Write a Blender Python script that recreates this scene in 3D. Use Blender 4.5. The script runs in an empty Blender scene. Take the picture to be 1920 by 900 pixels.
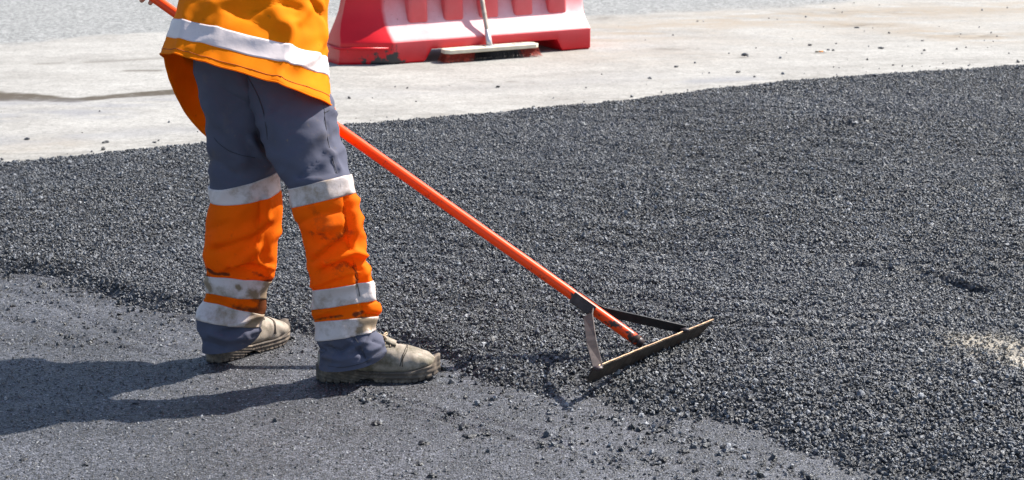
import bpy, bmesh, math, random
import numpy as np
from mathutils import Vector, Matrix, Euler

scene = bpy.context.scene
COL = scene.collection
rng = np.random.default_rng(7)
random.seed(7)

# ------------------------------------------------------------------ camera
F = 3600.0; CX, CY = 960.0, 450.0
TH = math.atan(892.0 / F); H = 1.5775 * math.cos(TH)
cam_d = bpy.data.cameras.new("camera")
cam_d.sensor_width = 36.0; cam_d.lens = 36.0 * F / 1920.0
cam_d.clip_start = 0.05; cam_d.clip_end = 2000
cam_d.dof.use_dof = True; cam_d.dof.focus_distance = 4.9; cam_d.dof.aperture_fstop = 11
cam = bpy.data.objects.new("camera", cam_d); COL.objects.link(cam)
cam.location = (0, 0, H); cam.rotation_euler = (math.pi / 2 - TH, 0, 0)
scene.camera = cam

# ------------------------------------------------------------------ light
KX, KY = 0.84, 0.47                                  # shadow shift per metre of height
sun_vec = Vector((KX, KY, 1.0)).normalized()         # towards the sun
SUN_EL = math.asin(sun_vec.z); SUN_AZ = math.atan2(sun_vec.x, sun_vec.y)
world = bpy.data.worlds.new("World"); scene.world = world; world.use_nodes = True
wn = world.node_tree.nodes; wl = world.node_tree.links
bg = wn["Background"]; sky = wn.new("ShaderNodeTexSky"); sky.sky_type = 'NISHITA'
sky.sun_disc = False; sky.sun_elevation = SUN_EL; sky.sun_rotation = SUN_AZ
sky.air_density = 1.0; sky.dust_density = 1.2; sky.ozone_density = 1.0
wl.new(sky.outputs[0], bg.inputs[0]); bg.inputs[1].default_value = 0.095
sd = bpy.data.lights.new("sun", 'SUN'); sd.energy = 5.0; sd.angle = math.radians(0.53); sd.color = (1.0, 0.95, 0.865)
so = bpy.data.objects.new("sun", sd); COL.objects.link(so)
so.rotation_euler = sun_vec.to_track_quat('Z', 'Y').to_euler(); so.location = (4, 3, 6)
scene.view_settings.view_transform = 'Standard'; scene.view_settings.look = 'None'
scene.view_settings.exposure = 1.2; scene.view_settings.gamma = 1.0

# ------------------------------------------------------------------ helpers
RT = np.array([1.0, 0, 0]); FW = np.array([0, math.cos(TH), -math.sin(TH)]); UP = np.array([0, math.sin(TH), math.cos(TH)])
CAM = np.array([0, 0, H])
def at(px, py, z):
    return CAM + RT * ((px - CX) / F * z) + UP * ((CY - py) / F * z) + FW * z
def gz(py, h=0.0):
    v = (CY - py) / F
    return (h - H) / (v * UP[2] + FW[2])
def gp(px, py, h=0.0):
    return at(px, py, gz(py, h))
def proj(P):
    P = np.asarray(P, float) - CAM
    z = P @ FW
    return CX + F * (P @ RT) / z, CY - F * (P @ UP) / z, z

def hash2(ix, iy, s):
    n = (ix.astype(np.int64) * 374761393 + iy.astype(np.int64) * 668265263 + s * 974634777) & 0xffffffff
    n = ((n ^ (n >> 13)) * 1274126177) & 0xffffffff
    n = n ^ (n >> 16)
    return (n & 0xffff) / 65535.0
def vnoise(x, y, s=0):
    x = np.asarray(x, float); y = np.asarray(y, float)
    ix = np.floor(x); iy = np.floor(y); fx = x - ix; fy = y - iy
    fx = fx * fx * (3 - 2 * fx); fy = fy * fy * (3 - 2 * fy)
    a = hash2(ix, iy, s); b = hash2(ix + 1, iy, s); c = hash2(ix, iy + 1, s); d = hash2(ix + 1, iy + 1, s)
    return (a + (b - a) * fx) + ((c + (d - c) * fx) - (a + (b - a) * fx)) * fy
def fbm(x, y, s=0, o=4):
    t = 0; a = 0.5; n = 0
    for k in range(o):
        t = t + a * vnoise(x * 2 ** k, y * 2 ** k, s + k * 17); n += a; a *= 0.5
    return t / n
def sstep(a, b, x):
    t = np.clip((x - a) / (b - a), 0, 1); return t * t * (3 - 2 * t)
def seg_dist(px, py, poly):
    """distance to an open polyline"""
    d = np.full(np.shape(px), 1e9)
    for (x0, y0), (x1, y1) in zip(poly[:-1], poly[1:]):
        vx, vy = x1 - x0, y1 - y0
        t = np.clip(((px - x0) * vx + (py - y0) * vy) / (vx * vx + vy * vy + 1e-12), 0, 1)
        d = np.minimum(d, np.hypot(px - x0 - t * vx, py - y0 - t * vy))
    return d

def new_mesh_obj(name, verts, faces, mat=None, parent=None, smooth=True, fullname=None):
    me = bpy.data.meshes.new(name)
    me.from_pydata([tuple(v) for v in verts], [], faces)
    me.update()
    if mat: me.materials.append(mat)
    if smooth: me.shade_smooth()
    o = bpy.data.objects.new(name, me); COL.objects.link(o)
    if parent: o.parent = parent
    return o
def bm_obj(name, bm, mat=None, parent=None, smooth=False):
    me = bpy.data.meshes.new(name); bm.to_mesh(me); bm.free()
    if mat: me.materials.append(mat)
    if smooth: me.shade_smooth()
    o = bpy.data.objects.new(name, me); COL.objects.link(o)
    if parent: o.parent = parent
    return o
def tag(o, label=None, cat=None, group=None, kind=None):
    if label: o['label'] = label
    if cat: o['category'] = cat
    if group: o['group'] = group
    if kind: o['kind'] = kind
    return o
def empty(name, loc, rz=0.0):
    o = bpy.data.objects.new(name, None); COL.objects.link(o); o.location = loc; o.rotation_euler = (0, 0, rz)
    o.empty_display_size = 0.1
    return o
def parent_keep(o, root):
    """children are modelled in world space; keep them there under the thing"""
    o.parent = root
    o.matrix_parent_inverse = Matrix.Translation(root.location).inverted() if root.rotation_euler.z == 0 else \
        (Matrix.Translation(root.location) @ Matrix.Rotation(root.rotation_euler.z, 4, 'Z')).inverted()
    return o
def bevel(o, w, seg=2):
    m = o.modifiers.new("bevel", 'BEVEL'); m.width = w; m.segments = seg; m.limit_method = 'ANGLE'; m.angle_limit = math.radians(35)
    return o

def tube_data(pts, radii, n=10, caps=True):
    pts = [np.asarray(p, float) for p in pts]
    verts = []; faces = []
    prev = None
    for i, p in enumerate(pts):
        d = pts[min(i + 1, len(pts) - 1)] - pts[max(i - 1, 0)]
        d = d / (np.linalg.norm(d) + 1e-12)
        if prev is None:
            a = np.cross(d, [0, 0, 1.0])
            if np.linalg.norm(a) < 1e-3: a = np.cross(d, [1.0, 0, 0])
        else:
            a = prev - d * (prev @ d)
        a = a / np.linalg.norm(a); prev = a; b = np.cross(d, a)
        r = radii[i] if hasattr(radii, '__len__') else radii
        for k in range(n):
            t = 2 * math.pi * k / n
            verts.append(p + r * (a * math.cos(t) + b * math.sin(t)))
    for i in range(len(pts) - 1):
        for k in range(n):
            k2 = (k + 1) % n
            faces.append((i * n + k, i * n + k2, (i + 1) * n + k2, (i + 1) * n + k))
    if caps:
        faces.append(tuple(range(n - 1, -1, -1))); faces.append(tuple((len(pts) - 1) * n + k for k in range(n)))
    return verts, faces
def tube(name, pts, radii, mat, parent=None, n=10, smooth=True):
    v, f = tube_data(pts, radii, n)
    o = new_mesh_obj(name, v, f, mat, None, smooth)
    if smooth:
        pass
    if parent: parent_keep(o, parent)
    return o
class Acc:
    def __init__(s): s.v = []; s.f = []
    def add(s, v, f):
        k = len(s.v); s.v += list(v); s.f += [tuple(i + k for i in q) for q in f]
    def obj(s, name, mat, parent=None, smooth=True):
        o = new_mesh_obj(name, s.v, s.f, mat, None, smooth)
        if parent: parent_keep(o, parent)
        return o

# ------------------------------------------------------------------ materials
def mat_new(name):
    m = bpy.data.materials.new(name); m.use_nodes = True
    return m, m.node_tree.nodes, m.node_tree.links, m.node_tree.nodes["Principled BSDF"]
def Nn_(nodes, typ, **kw):
    n = nodes.new(typ)
    for k, v in kw.items():
        if k in n.inputs.keys() if hasattr(n.inputs, 'keys') else False: n.inputs[k].default_value = v
        else: setattr(n, k, v)
    return n
def noise(nodes, links, vec, scale, detail=4, rough=0.6):
    n = nodes.new("ShaderNodeTexNoise"); n.inputs['Scale'].default_value = scale
    n.inputs['Detail'].default_value = detail; n.inputs['Roughness'].default_value = rough
    if vec: links.new(vec, n.inputs['Vector'])
    return n.outputs['Fac']
def ramp(nodes, links, fac, stops):
    r = nodes.new("ShaderNodeValToRGB"); e = r.color_ramp.elements
    while len(e) < len(stops): e.new(0.5)
    for q, (p, c) in zip(e, stops):
        q.position = p; q.color = (c, c, c, 1) if not hasattr(c, '__len__') else (*c, 1)
    links.new(fac, r.inputs[0]); return r.outputs[0]
def mix(nodes, links, fac, a, b, mode='MIX'):
    m = nodes.new("ShaderNodeMix"); m.data_type = 'RGBA'; m.blend_type = mode
    for val, inp in ((fac, m.inputs[0]), (a, m.inputs[6]), (b, m.inputs[7])):
        if hasattr(val, 'links'): links.new(val, inp)
        elif hasattr(val, '__len__'): inp.default_value = (*val, 1)
        else:
            inp.default_value = val if inp == m.inputs[0] else (val, val, val, 1)
    return m.outputs[2]
def math_n(nodes, links, op, a, b=None):
    m = nodes.new("ShaderNodeMath"); m.operation = op
    for val, inp in ((a, m.inputs[0]), (b, m.inputs[1])):
        if val is None: continue
        if hasattr(val, 'links'): links.new(val, inp)
        else: inp.default_value = val
    return m.outputs[0]
def bump(nodes, links, h, bsdf, strength=0.3, dist=0.002, prev=None):
    b = nodes.new("ShaderNodeBump"); b.inputs['Strength'].default_value = strength; b.inputs['Distance'].default_value = dist
    links.new(h, b.inputs['Height'])
    if prev: links.new(prev, b.inputs['Normal'])
    links.new(b.outputs[0], bsdf.inputs['Normal']); return b.outputs[0]
def objco(nodes):
    t = nodes.new("ShaderNodeTexCoord"); return t.outputs['Object']
def attr(nodes, name, kind='GEOMETRY'):
    a = nodes.new("ShaderNodeAttribute"); a.attribute_name = name; a.attribute_type = kind; return a.outputs['Fac']

def simple_mat(name, col, rough=0.6, metal=0.0, nscale=30, namt=0.15, bscale=200, bstr=0.15, bdist=0.001, spec=0.5):
    m, n, l, b = mat_new(name); co = objco(n)
    f = noise(n, l, co, nscale, 5)
    dark = tuple(c * (1 - namt * 1.6) for c in col); lite = tuple(min(1, c * (1 + namt)) for c in col)
    c = ramp(n, l, f, [(0.3, dark), (0.7, lite)])
    l.new(c, b.inputs['Base Color']); b.inputs['Roughness'].default_value = rough; b.inputs['Metallic'].default_value = metal
    b.inputs['Specular IOR Level'].default_value = spec
    bump(n, l, noise(n, l, co, bscale, 3), b, bstr, bdist)
    return m

def make_stone_mat():
    m, n, l, b = mat_new("bitumen_coated_stone")
    oi = n.new("ShaderNodeObjectInfo")
    dust = attr(n, "dust", 'INSTANCER')
    base = ramp(n, l, oi.outputs['Random'], [(0.0, (0.007, 0.0078, 0.010)), (0.5, (0.026, 0.029, 0.036)), (0.82, (0.080, 0.087, 0.103)), (1.0, (0.25, 0.26, 0.28))])
    c = mix(n, l, attr(n, "pale", 'INSTANCER'), base, (0.085, 0.092, 0.108))
    c = mix(n, l, dust, c, (0.24, 0.215, 0.175))
    l.new(c, b.inputs['Base Color']); b.inputs['Roughness'].default_value = 0.40
    b.inputs['Specular IOR Level'].default_value = 0.65
    co = objco(n); bump(n, l, noise(n, l, co, 2.5, 3), b, 0.35, 0.3)
    return m
def make_asphalt_mat(name, lo, hi, cell=230, rough=0.6, base_spec=0.5):
    m, n, l, b = mat_new(name); co = objco(n)
    v = n.new("ShaderNodeTexVoronoi"); v.inputs['Scale'].default_value = cell; l.new(co, v.inputs['Vector'])
    sep = n.new("ShaderNodeSeparateColor"); l.new(v.outputs['Color'], sep.inputs[0])
    fine = noise(n, l, co, cell * 1.7, 3, 0.7)
    f = math_n(n, l, 'MULTIPLY', sep.outputs[0], fine)
    c = ramp(n, l, f, [(0.06, lo), (0.38, hi), (0.75, tuple(min(1, q * 2.6) for q in hi))])
    big = noise(n, l, co, 3.3, 6, 0.65)
    c = mix(n, l, 1.0, c, ramp(n, l, big, [(0.34, 0.62), (0.66, 1.3)]), 'MULTIPLY')
    dust = attr(n, "dust")
    c = mix(n, l, dust, c, (0.26, 0.23, 0.185))
    l.new(c, b.inputs['Base Color']); b.inputs['Roughness'].default_value = rough
    b.inputs['Specular IOR Level'].default_value = base_spec
    h = math_n(n, l, 'SUBTRACT', sep.outputs[1], v.outputs['Distance'])
    p = bump(n, l, h, b, 0.8, 0.0028)
    bump(n, l, fine, b, 0.4, 0.001, p)
    return m
def make_pale_mat():
    m, n, l, b = mat_new("dusty_old_pavement"); co = objco(n)
    mp = n.new("ShaderNodeMapping"); mp.inputs['Scale'].default_value = (0.5, 1.1, 1); mp.inputs['Rotation'].default_value = (0, 0, -0.42); l.new(co, mp.inputs[0])
    streak = noise(n, l, mp.outputs[0], 3.0, 6, 0.6)
    fine = noise(n, l, co, 60, 5, 0.85); mid = noise(n, l, co, 14, 6, 0.72)
    c = ramp(n, l, streak, [(0.30, (0.215, 0.206, 0.192)), (0.55, (0.275, 0.266, 0.250)), (0.75, (0.305, 0.297, 0.281))])
    c = mix(n, l, 1.0, c, ramp(n, l, fine, [(0.34, 0.62), (0.48, 1.0), (0.66, 1.22)]), 'MULTIPLY')
    c = mix(n, l, 1.0, c, ramp(n, l, mid, [(0.3, 0.84), (0.7, 1.10)]), 'MULTIPLY')
    # coarse grey asphalt lane further back
    lane = attr(n, "lane")
    sp = noise(n, l, co, 48, 4, 0.8)
    cg = ramp(n, l, sp, [(0.36, (0.085, 0.087, 0.085)), (0.5, (0.185, 0.188, 0.186)), (0.66, (0.33, 0.33, 0.325))])
    c = mix(n, l, lane, c, cg)
    # tan sand
    sand = math_n(n, l, 'MULTIPLY', attr(n, "sand"), ramp(n, l, mid, [(0.3, 0.35), (0.6, 1.0)]))
    c = mix(n, l, sand, c, (0.235, 0.195, 0.15))
    # mud and dark stains
    dk = math_n(n, l, 'MULTIPLY', attr(n, "stain"), ramp(n, l, mid, [(0.28, 0.55), (0.5, 1.0)]))
    c = mix(n, l, dk, c, (0.062, 0.05, 0.036))
    c = mix(n, l, attr(n, "tar"), c, (0.16, 0.165, 0.19))
    l.new(c, b.inputs['Base Color']); b.inputs['Roughness'].default_value = 0.85
    b.inputs['Specular IOR Level'].default_value = 0.25
    p = bump(n, l, fine, b, 0.35, 0.0015); bump(n, l, mid, b, 0.3, 0.006, p)
    return m

def fabric(name, col, dirt=(0.06, 0.045, 0.03), dirt_amt=0.5, rough=0.85, transl=0.0, weave=900, dscale=6, lo=0.58, hi=0.74, spec=0.15, bst=0.3):
    m, n, l, b = mat_new(name); co = objco(n)
    f = noise(n, l, co, 9, 4)
    c = ramp(n, l, f, [(0.3, tuple(q * 0.86 for q in col)), (0.7, tuple(min(1, q * 1.08) for q in col))])
    d = noise(n, l, co, dscale, 7, 0.72)
    mask = ramp(n, l, d, [(lo, 0.0), (hi, 1.0)])
    mask = math_n(n, l, 'MULTIPLY', mask, dirt_amt)
    sp = ramp(n, l, noise(n, l, co, 55, 3, 0.6), [(0.72, 0.0), (0.76, 1.0)])
    mask = math_n(n, l, 'MAXIMUM', mask, math_n(n, l, 'MULTIPLY', sp, min(1, dirt_amt * 1.3)))
    gr = attr(n, "grime")  # dirt strokes together with painted crease shade
    gm = ramp(n, l, math_n(n, l, 'ADD', math_n(n, l, 'MULTIPLY', gr, 0.55), noise(n, l, co, 38, 6, 0.7)), [(0.62, 0.0), (0.90, 1.0)])
    mask = math_n(n, l, 'MAXIMUM', mask, math_n(n, l, 'MULTIPLY', gm, 0.9))
    c = mix(n, l, mask, c, dirt)
    l.new(c, b.inputs['Base Color']); b.inputs['Roughness'].default_value = rough
    b.inputs['Specular IOR Level'].default_value = spec
    p = bump(n, l, noise(n, l, co, 26, 4, 0.5), b, bst, 0.006)
    bump(n, l, noise(n, l, co, weave, 2), b, 0.2, 0.0004, p)
    if transl > 0:
        t = n.new("ShaderNodeBsdfTranslucent"); l.new(c, t.inputs[0])
        ms = n.new("ShaderNodeMixShader"); ms.inputs[0].default_value = transl
        l.new(b.outputs[0], ms.inputs[1]); l.new(t.outputs[0], ms.inputs[2])
        l.new(ms.outputs[0], n["Material Output"].inputs[0])
    return m

M_STONE = make_stone_mat()
M_SMOOTH = make_asphalt_mat("smooth_asphalt", (0.008, 0.0085, 0.011), (0.062, 0.064, 0.076), 190)
M_BED = make_asphalt_mat("asphalt_bed", (0.010, 0.0105, 0.012), (0.040, 0.042, 0.048), 120, 0.55)
M_PALE = make_pale_mat()
M_GROUND = simple_mat("far_ground", (0.20, 0.195, 0.185), 0.9, 0, 3, 0.2, 60, 0.3, 0.01)
M_ORANGE = fabric("fluorescent_orange_cloth", (1.0, 0.185, 0.0), (0.09, 0.04, 0.02), 0.6, 0.8, 0.46, lo=.60, hi=.78)
M_VEST = fabric("orange_vest_cloth", (1.0, 0.265, 0.0), (0.30, 0.08, 0.01), 0.10, 0.8, 0.38, bst=0.12)
M_GREY = fabric("grey_work_cloth", (0.076, 0.079, 0.112), (0.17, 0.13, 0.09), 0.4, 0.88)
M_TAPE = fabric("reflective_tape", (0.58, 0.50, 0.48), (0.20, 0.14, 0.08), 0.85, 0.45, 0, 700, 7, 0.50, 0.66)
M_TAPEV = fabric("vest_reflective_tape", (0.60, 0.52, 0.515), (0.3, 0.24, 0.18), 0.12, 0.45, 0, 700, 8)
M_SLEEVE = fabric("jacket_sleeve_cloth", (0.10, 0.10, 0.125))
M_SKIN = simple_mat("skin", (0.50, 0.25, 0.16), 0.5, 0, 12, 0.12, 120, 0.1, 0.001)
M_HAIR = simple_mat("hair", (0.04, 0.025, 0.015), 0.6)
M_HELMET = simple_mat("helmet_plastic", (0.75, 0.30, 0.02), 0.35, 0, 6, 0.05, 60, 0.05)
M_LEATHER = fabric("dusty_leather", (0.31, 0.262, 0.215), (0.09, 0.08, 0.052), 0.85, 0.6, 0, 250, 14, 0.46, 0.62)
M_SOLE = fabric("dusty_rubber", (0.095, 0.078, 0.066), (0.30, 0.235, 0.175), 0.6, 0.7, 0, 300, 22, 0.5, 0.65)
M_LACE = simple_mat("lace_cord", (0.36, 0.27, 0.18), 0.9, 0, 60, 0.3)
M_THREAD = simple_mat("stitching", (0.035, 0.035, 0.045), 0.9)

def make_handle_mat():
    m, n, l, b = mat_new("orange_painted_tube"); co = objco(n)
    f = noise(n, l, co, 40, 5, 0.7)
    low = attr(n, "wear")
    msk = ramp(n, l, math_n(n, l, 'ADD', math_n(n, l, 'MULTIPLY', low, 0.36), f), [(0.625, 0.0), (0.69, 1.0)])
    c = mix(n, l, msk, (0.88, 0.062, 0.0), (0.045, 0.028, 0.022))
    l.new(c, b.inputs['Base Color']); b.inputs['Roughness'].default_value = 0.36; b.inputs['Specular IOR Level'].default_value = 0.35
    bump(n, l, f, b, 0.12, 0.001); return m
M_HANDLE = make_handle_mat()
def make_rust():
    m, n, l, b = mat_new("rusty_steel"); co = objco(n)
    f = noise(n, l, co, 28, 6, 0.7)
    c = ramp(n, l, f, [(0.40, (0.012, 0.010, 0.009)), (0.58, (0.032, 0.019, 0.013)), (0.76, (0.12, 0.055, 0.028))])
    l.new(c, b.inputs['Base Color']); b.inputs['Roughness'].default_value = 0.55; b.inputs['Metallic'].default_value = 0.0
    bump(n, l, noise(n, l, co, 150, 4), b, 0.5, 0.001); return m
M_RUST = make_rust()
M_STRUT = simple_mat("worn_steel_bar", (0.06, 0.044, 0.038), 0.5, 0.4, 30, 0.35, 160, 0.4)
M_STRUTD = simple_mat("tarred_steel_bar", (0.022, 0.02, 0.02), 0.45, 0.2, 30, 0.35, 160, 0.4)
M_TARNISH = simple_mat("tarred_socket", (0.045, 0.03, 0.03), 0.5, 0.2, 40, 0.4, 160, 0.4)
M_EDGE = simple_mat("scraped_steel", (0.32, 0.20, 0.12), 0.4, 0.7, 80, 0.3)

# ================================================================== GROUND
ground = new_mesh_obj("ground", [(-600, -300, -0.03), (600, -300, -0.03), (600, 1200, -0.03), (-600, 1200, -0.03)], [(0, 1, 2, 3)], M_GROUND, smooth=False)
tag(ground, kind='structure')

def grid_sheet(name, xs, ys, hfun, mat, attrs=None, kind='structure', keep=None):
    X, Y = np.meshgrid(xs, ys); Z = hfun(X, Y)
    nx, ny = len(xs), len(ys)
    co = np.stack([X, Y, Z], -1).reshape(-1, 3)
    i = np.arange(nx * ny).reshape(ny, nx)
    q = np.stack([i[:-1, :-1], i[:-1, 1:], i[1:, 1:], i[1:, :-1]], -1).reshape(-1, 4)
    if keep is not None:
        k = keep(X, Y).reshape(-1); q = q[k[q].any(1)]
        used = np.unique(q); remap = -np.ones(len(co), int); remap[used] = np.arange(len(used))
        co = co[used]; q = remap[q]
    else: used = np.arange(len(co))
    me = bpy.data.meshes.new(name)
    me.vertices.add(len(co)); me.vertices.foreach_set("co", co.astype(np.float32).ravel())
    me.loops.add(q.size); me.loops.foreach_set("vertex_index", q.astype(np.int32).ravel())
    me.polygons.add(len(q)); me.polygons.foreach_set("loop_start", np.arange(0, q.size, 4, dtype=np.int32))
    me.update(calc_edges=True)
    me.shade_smooth()
    if attrs:
        for nm, fn in attrs.items():
            a = me.attributes.new(nm, 'FLOAT', 'POINT')
            a.data.foreach_set("value", fn(X, Y).reshape(-1)[used].astype(np.float32))
    me.materials.append(mat)
    o = bpy.data.objects.new(name, me); COL.objects.link(o); o['kind'] = kind
    return o

# pixel outline of the loose asphalt, as ground positions
up_px = [(-900, 392), (0, 305), (150, 290), (390, 266), (640, 234), (1000, 205), (1180, 186), (1370, 163), (1500, 150), (1700, 136), (1920, 121), (2900, 40)]
lo_px = [(-900, 440), (-300, 480), (0, 503), (160, 537), (300, 574), (380, 592), (590, 630), (740, 650), (830, 672), (900, 702), (990, 728), (1075, 752), (1180, 780), (1300, 805), (1420, 832), (1500, 872), (1560, 905), (1800, 990), (2600, 1150)]
up_g = np.array([gp(x, y, 0.02)[:2] for x, y in up_px]); lo_g = np.array([gp(x, y, 0.02)[:2] for x, y in lo_px])
def y_up(X): return np.interp(X, up_g[:, 0], up_g[:, 1])
def y_lo(X): return np.interp(X, lo_g[:, 0], lo_g[:, 1])
def edge_dist(X, Y):
    """metres inside the loose asphalt (negative outside), with a ragged outline"""
    w = (fbm(X * 6, Y * 6, 3, 4) - 0.5)
    a = y_up(X) - Y + w * 0.05 + (fbm(X * 40, Y * 40, 9, 2) - 0.5) * 0.03
    b = Y - y_lo(X) + w * 0.16
    return np.minimum(a * 1.0, b)
furrows = [([(1600, 500), (1650, 510), (1700, 511), (1760, 515), (1800, 529), (1840, 541)], 0.020, 0.045),
           ([(1850, 440), (1900, 450), (1960, 470)], 0.02, 0.010), ([(1880, 330), (1900, 370), (1935, 390)], 0.04, 0.014),
           ([(1080, 748), (1150, 722), (1250, 678), (1320, 640)], 0.02, 0.008)]
furrows = [([tuple(gp(x, y, 0.03)[:2]) for x, y in p], w, d) for p, w, d in furrows]
def loose_h(X, Y):
    e = edge_dist(X, Y)
    t = 0.034 * sstep(-0.01, 0.10 + 0.45 * sstep(-0.1, 0.4, X) * (Y < y_lo(X) + 0.8), e)
    t = t + (fbm(X * 2.2, Y * 2.2, 21, 4) - 0.5) * 0.046 * sstep(0, 0.3, e)
    t = t + (fbm(X * 11, Y * 11, 33, 3) - 0.5) * 0.012 * sstep(0, 0.1, e)
    rip = np.sin((Y * 1.0 + X * 0.35 + 0.5 * fbm(X * 1.5, Y * 1.5, 44, 3)) * 2 * math.pi / 0.17)
    t = t + 0.0045 * rip * sstep(.4, .65, fbm(X * .9 + 5, Y * 1.6, 45, 3)) * sstep(0.05, 0.3, e)
    for p, w, d in furrows:
        t = t - d * np.exp(-(seg_dist(X, Y, p) / w) ** 2) * sstep(0, 0.1, e)
    return t - 0.012 * (1 - sstep(-0.02, 0.01, e))
marks = [([(120, 530), (200, 552), (330, 596), (360, 610)], 0.02, 0.005), ([(0, 545), (90, 570), (200, 620), (330, 655)], 0.02, 0.004),
         ([(690, 738), (740, 752), (800, 768), (850, 785)], 0.012, 0.006), ([(880, 785), (980, 812), (1080, 845), (1160, 870)], 0.018, 0.005),
         ([(150, 545), (190, 549), (250, 566)], 0.012, 0.006), ([(880, 700), (950, 722), (1030, 745)], 0.02, 0.005), ([(-40, 596), (60, 606), (160, 640), (300, 668)], 0.012, 0.004), ([(0, 522), (100, 530), (260, 574), (360, 590)], 0.012, 0.006),
         ([(640, 742), (900, 812), (1150, 880)], 0.010, 0.005), ([(1100, 838), (1250, 870), (1400, 895)], 0.02, 0.005), ([(0, 640), (140, 655)], 0.01, 0.003)]
marks = [([tuple(gp(x, y)[:2]) for x, y in p], w, d) for p, w, d in marks]
def smooth_h(X, Y):
    t = 0.004 + (fbm(X * 3, Y * 3, 5, 4) - 0.5) * 0.010 + (fbm(X * 24, Y * 24, 8, 3) - 0.5) * 0.0035
    for p, w, d in marks:
        sd_ = seg_dist(X, Y, p)
        t = t - d * np.exp(-(sd_ / w) ** 2) + 0.4 * d * np.exp(-((sd_ - 1.8 * w) / w) ** 2)
    return t
def dust_patch(X, Y):
    c = np.array([gp(x, y, 0.03)[:2] for x, y in [(1850, 655), (1925, 672)]])
    d = seg_dist(X, Y, [tuple(c[0]), tuple(c[1]), (c[1][0] + 0.5, c[1][1] - 0.05)])
    a = sstep(0.17, 0.02, d + (fbm(X * 22, Y * 22, 77, 4) - 0.5) * 0.26)
    return a
def dust_soft(X, Y):
    cx, cy = gp(1620, 610, 0.03)[:2]
    return 0.06 * np.exp(-(((X - cx) / 0.5) ** 2 + ((Y - cy) / 0.5) ** 2)) 

def axis(dense0, dense1, step, lo, hi, k=14):
    a = np.arange(dense0, dense1, step)
    return np.concatenate([dense0 - np.geomspace(step * 2, dense0 - lo, k)[::-1], a, dense1 + np.geomspace(step * 2, hi - dense1, k)])

# old pale pavement, the whole place's base
up_l = [(-600, 95), (0, 79), (330, 52), (620, 30), (1100, 26), (1400, 15), (1500, 8), (1560, 0), (1700, -20), (2600, -90)]
lane_g = np.array([gp(x, y)[:2] for x, y in up_l])
def lane_f(X, Y):
    yb = np.interp(X, lane_g[:, 0], lane_g[:, 1])
    return sstep(-0.10, 0.10, Y - yb + (fbm(X * 5, Y * 5, 61, 4) - 0.5) * 0.35)
def wedge(X, Y, pts, w0, w1):
    g = [tuple(gp(x, y)[:2]) for x, y in pts]
    d = seg_dist(X, Y, g); t = np.clip((X - g[0][0]) / (g[-1][0] - g[0][0]), 0, 1)
    w = w0 + (w1 - w0) * t
    return sstep(w * 1.15, w * 0.7, d + (fbm(X * 20, Y * 20, 4, 3) - 0.5) * w * 0.5)
def stain_f(X, Y):
    a = wedge(X, Y, [(-100, 174), (60, 178), (140, 184)], 0.21, 0.05) 
    a = np.maximum(a, wedge(X, Y, [(130, 184), (230, 175), (340, 167)], 0.06, 0.075))
    for (px, py, rx, ry, k) in [(1810, 63, .35, .05, .5), (1260, 87, .10, .025, .75), (1130, 30, .1, .05, .5), (1590, 20, .6, .06, .35), (1620, 44, .22, .04, .5), (1396, 104, .05, .02, .6), (1520, 143, .16, .04, .45), (925, 148, .15, .012, .7), (270, 258, .06, .014, .6)]:
        c = gp(px, py); a = np.maximum(a, k * np.exp(-((X - c[0]) / rx) ** 2 - ((Y - c[1]) / ry / 2.2) ** 2) * sstep(0.35, 0.6, fbm(X * 16, Y * 30, 12, 4)))
    # crack lines
    for pts, w, k in [([(240, 128), (320, 128)], 0.03, 0.8), ([(0, 118), (160, 112), (320, 104)], 0.04, 0.45), ([(1450, 97), (1600, 94)], 0.04, 0.3), ([(1600, 121), (1720, 115)], 0.04, 0.25)]:
        g = [tuple(gp(x, y)[:2]) for x, y in pts]
        a = np.maximum(a, k * np.exp(-(seg_dist(X, Y, g) / w) ** 2) * sstep(0.3, 0.55, fbm(X * 9, Y * 9, 41, 3)))
    # black fines swept along the edge of the new layer
    e = Y - y_up(X)
    a = np.maximum(a, 0.6 * np.exp(-np.clip(e, 0, 9) / 0.28) * sstep(0.45, 0.7, fbm(X * 12, Y * 30, 71, 4)))
    return a
def sand_f(X, Y):
    a = 0
    for pts, w, k in [([(1100, 62), (1250, 48), (1450, 30), (1700, 18), (2000, 8)], 0.42, 0.75), ([(1450, 30), (1600, 44), (1660, 45)], 0.25, 0.75), ([(1720, 55), (1800, 66), (1950, 62)], 0.25, 0.8),
                      ([(1100, 98), (1250, 100)], 0.35, 0.28), ([(-50, 280), (120, 265)], 0.12, 0.35), ([(1380, 60), (1900, 30)], 0.6, 0.25)]:
        g = [tuple(gp(x, y)[:2]) for x, y in pts]
        a = np.maximum(a, k * np.exp(-(seg_dist(X, Y, g) / w) ** 2))
    return 1.25 * a * sstep(0.25, 0.6, fbm(X * 4, Y * 10, 15, 4))
def tar_f(X, Y):
    a = 0
    for pts, w, k in [([(0, 218), (50, 208), (130, 206), (200, 210)], 0.12, 0.5), ([(200, 195), (250, 188), (340, 184)], 0.12, 0.45), ([(0, 260), (120, 252), (330, 240)], 0.12, 0.3), ([(0, 190), (130, 188)], 0.10, 0.4), ([(640, 175), (900, 160), (1200, 140)], 0.15, 0.15), ([(1300, 148), (1400, 143)], 0.08, 0.5)]:
        g = [tuple(gp(x, y)[:2]) for x, y in pts]
        a = np.maximum(a, k * np.exp(-(seg_dist(X, Y, g) / w) ** 2))
    return a * sstep(0.2, 0.55, fbm(X * 5, Y * 12, 19, 4))
def pale_h(X, Y): return (fbm(X * 1.3, Y * 1.3, 51, 4) - 0.5) * 0.008 + (fbm(X * 9, Y * 14, 52, 3) - 0.5) * 0.003
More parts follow.
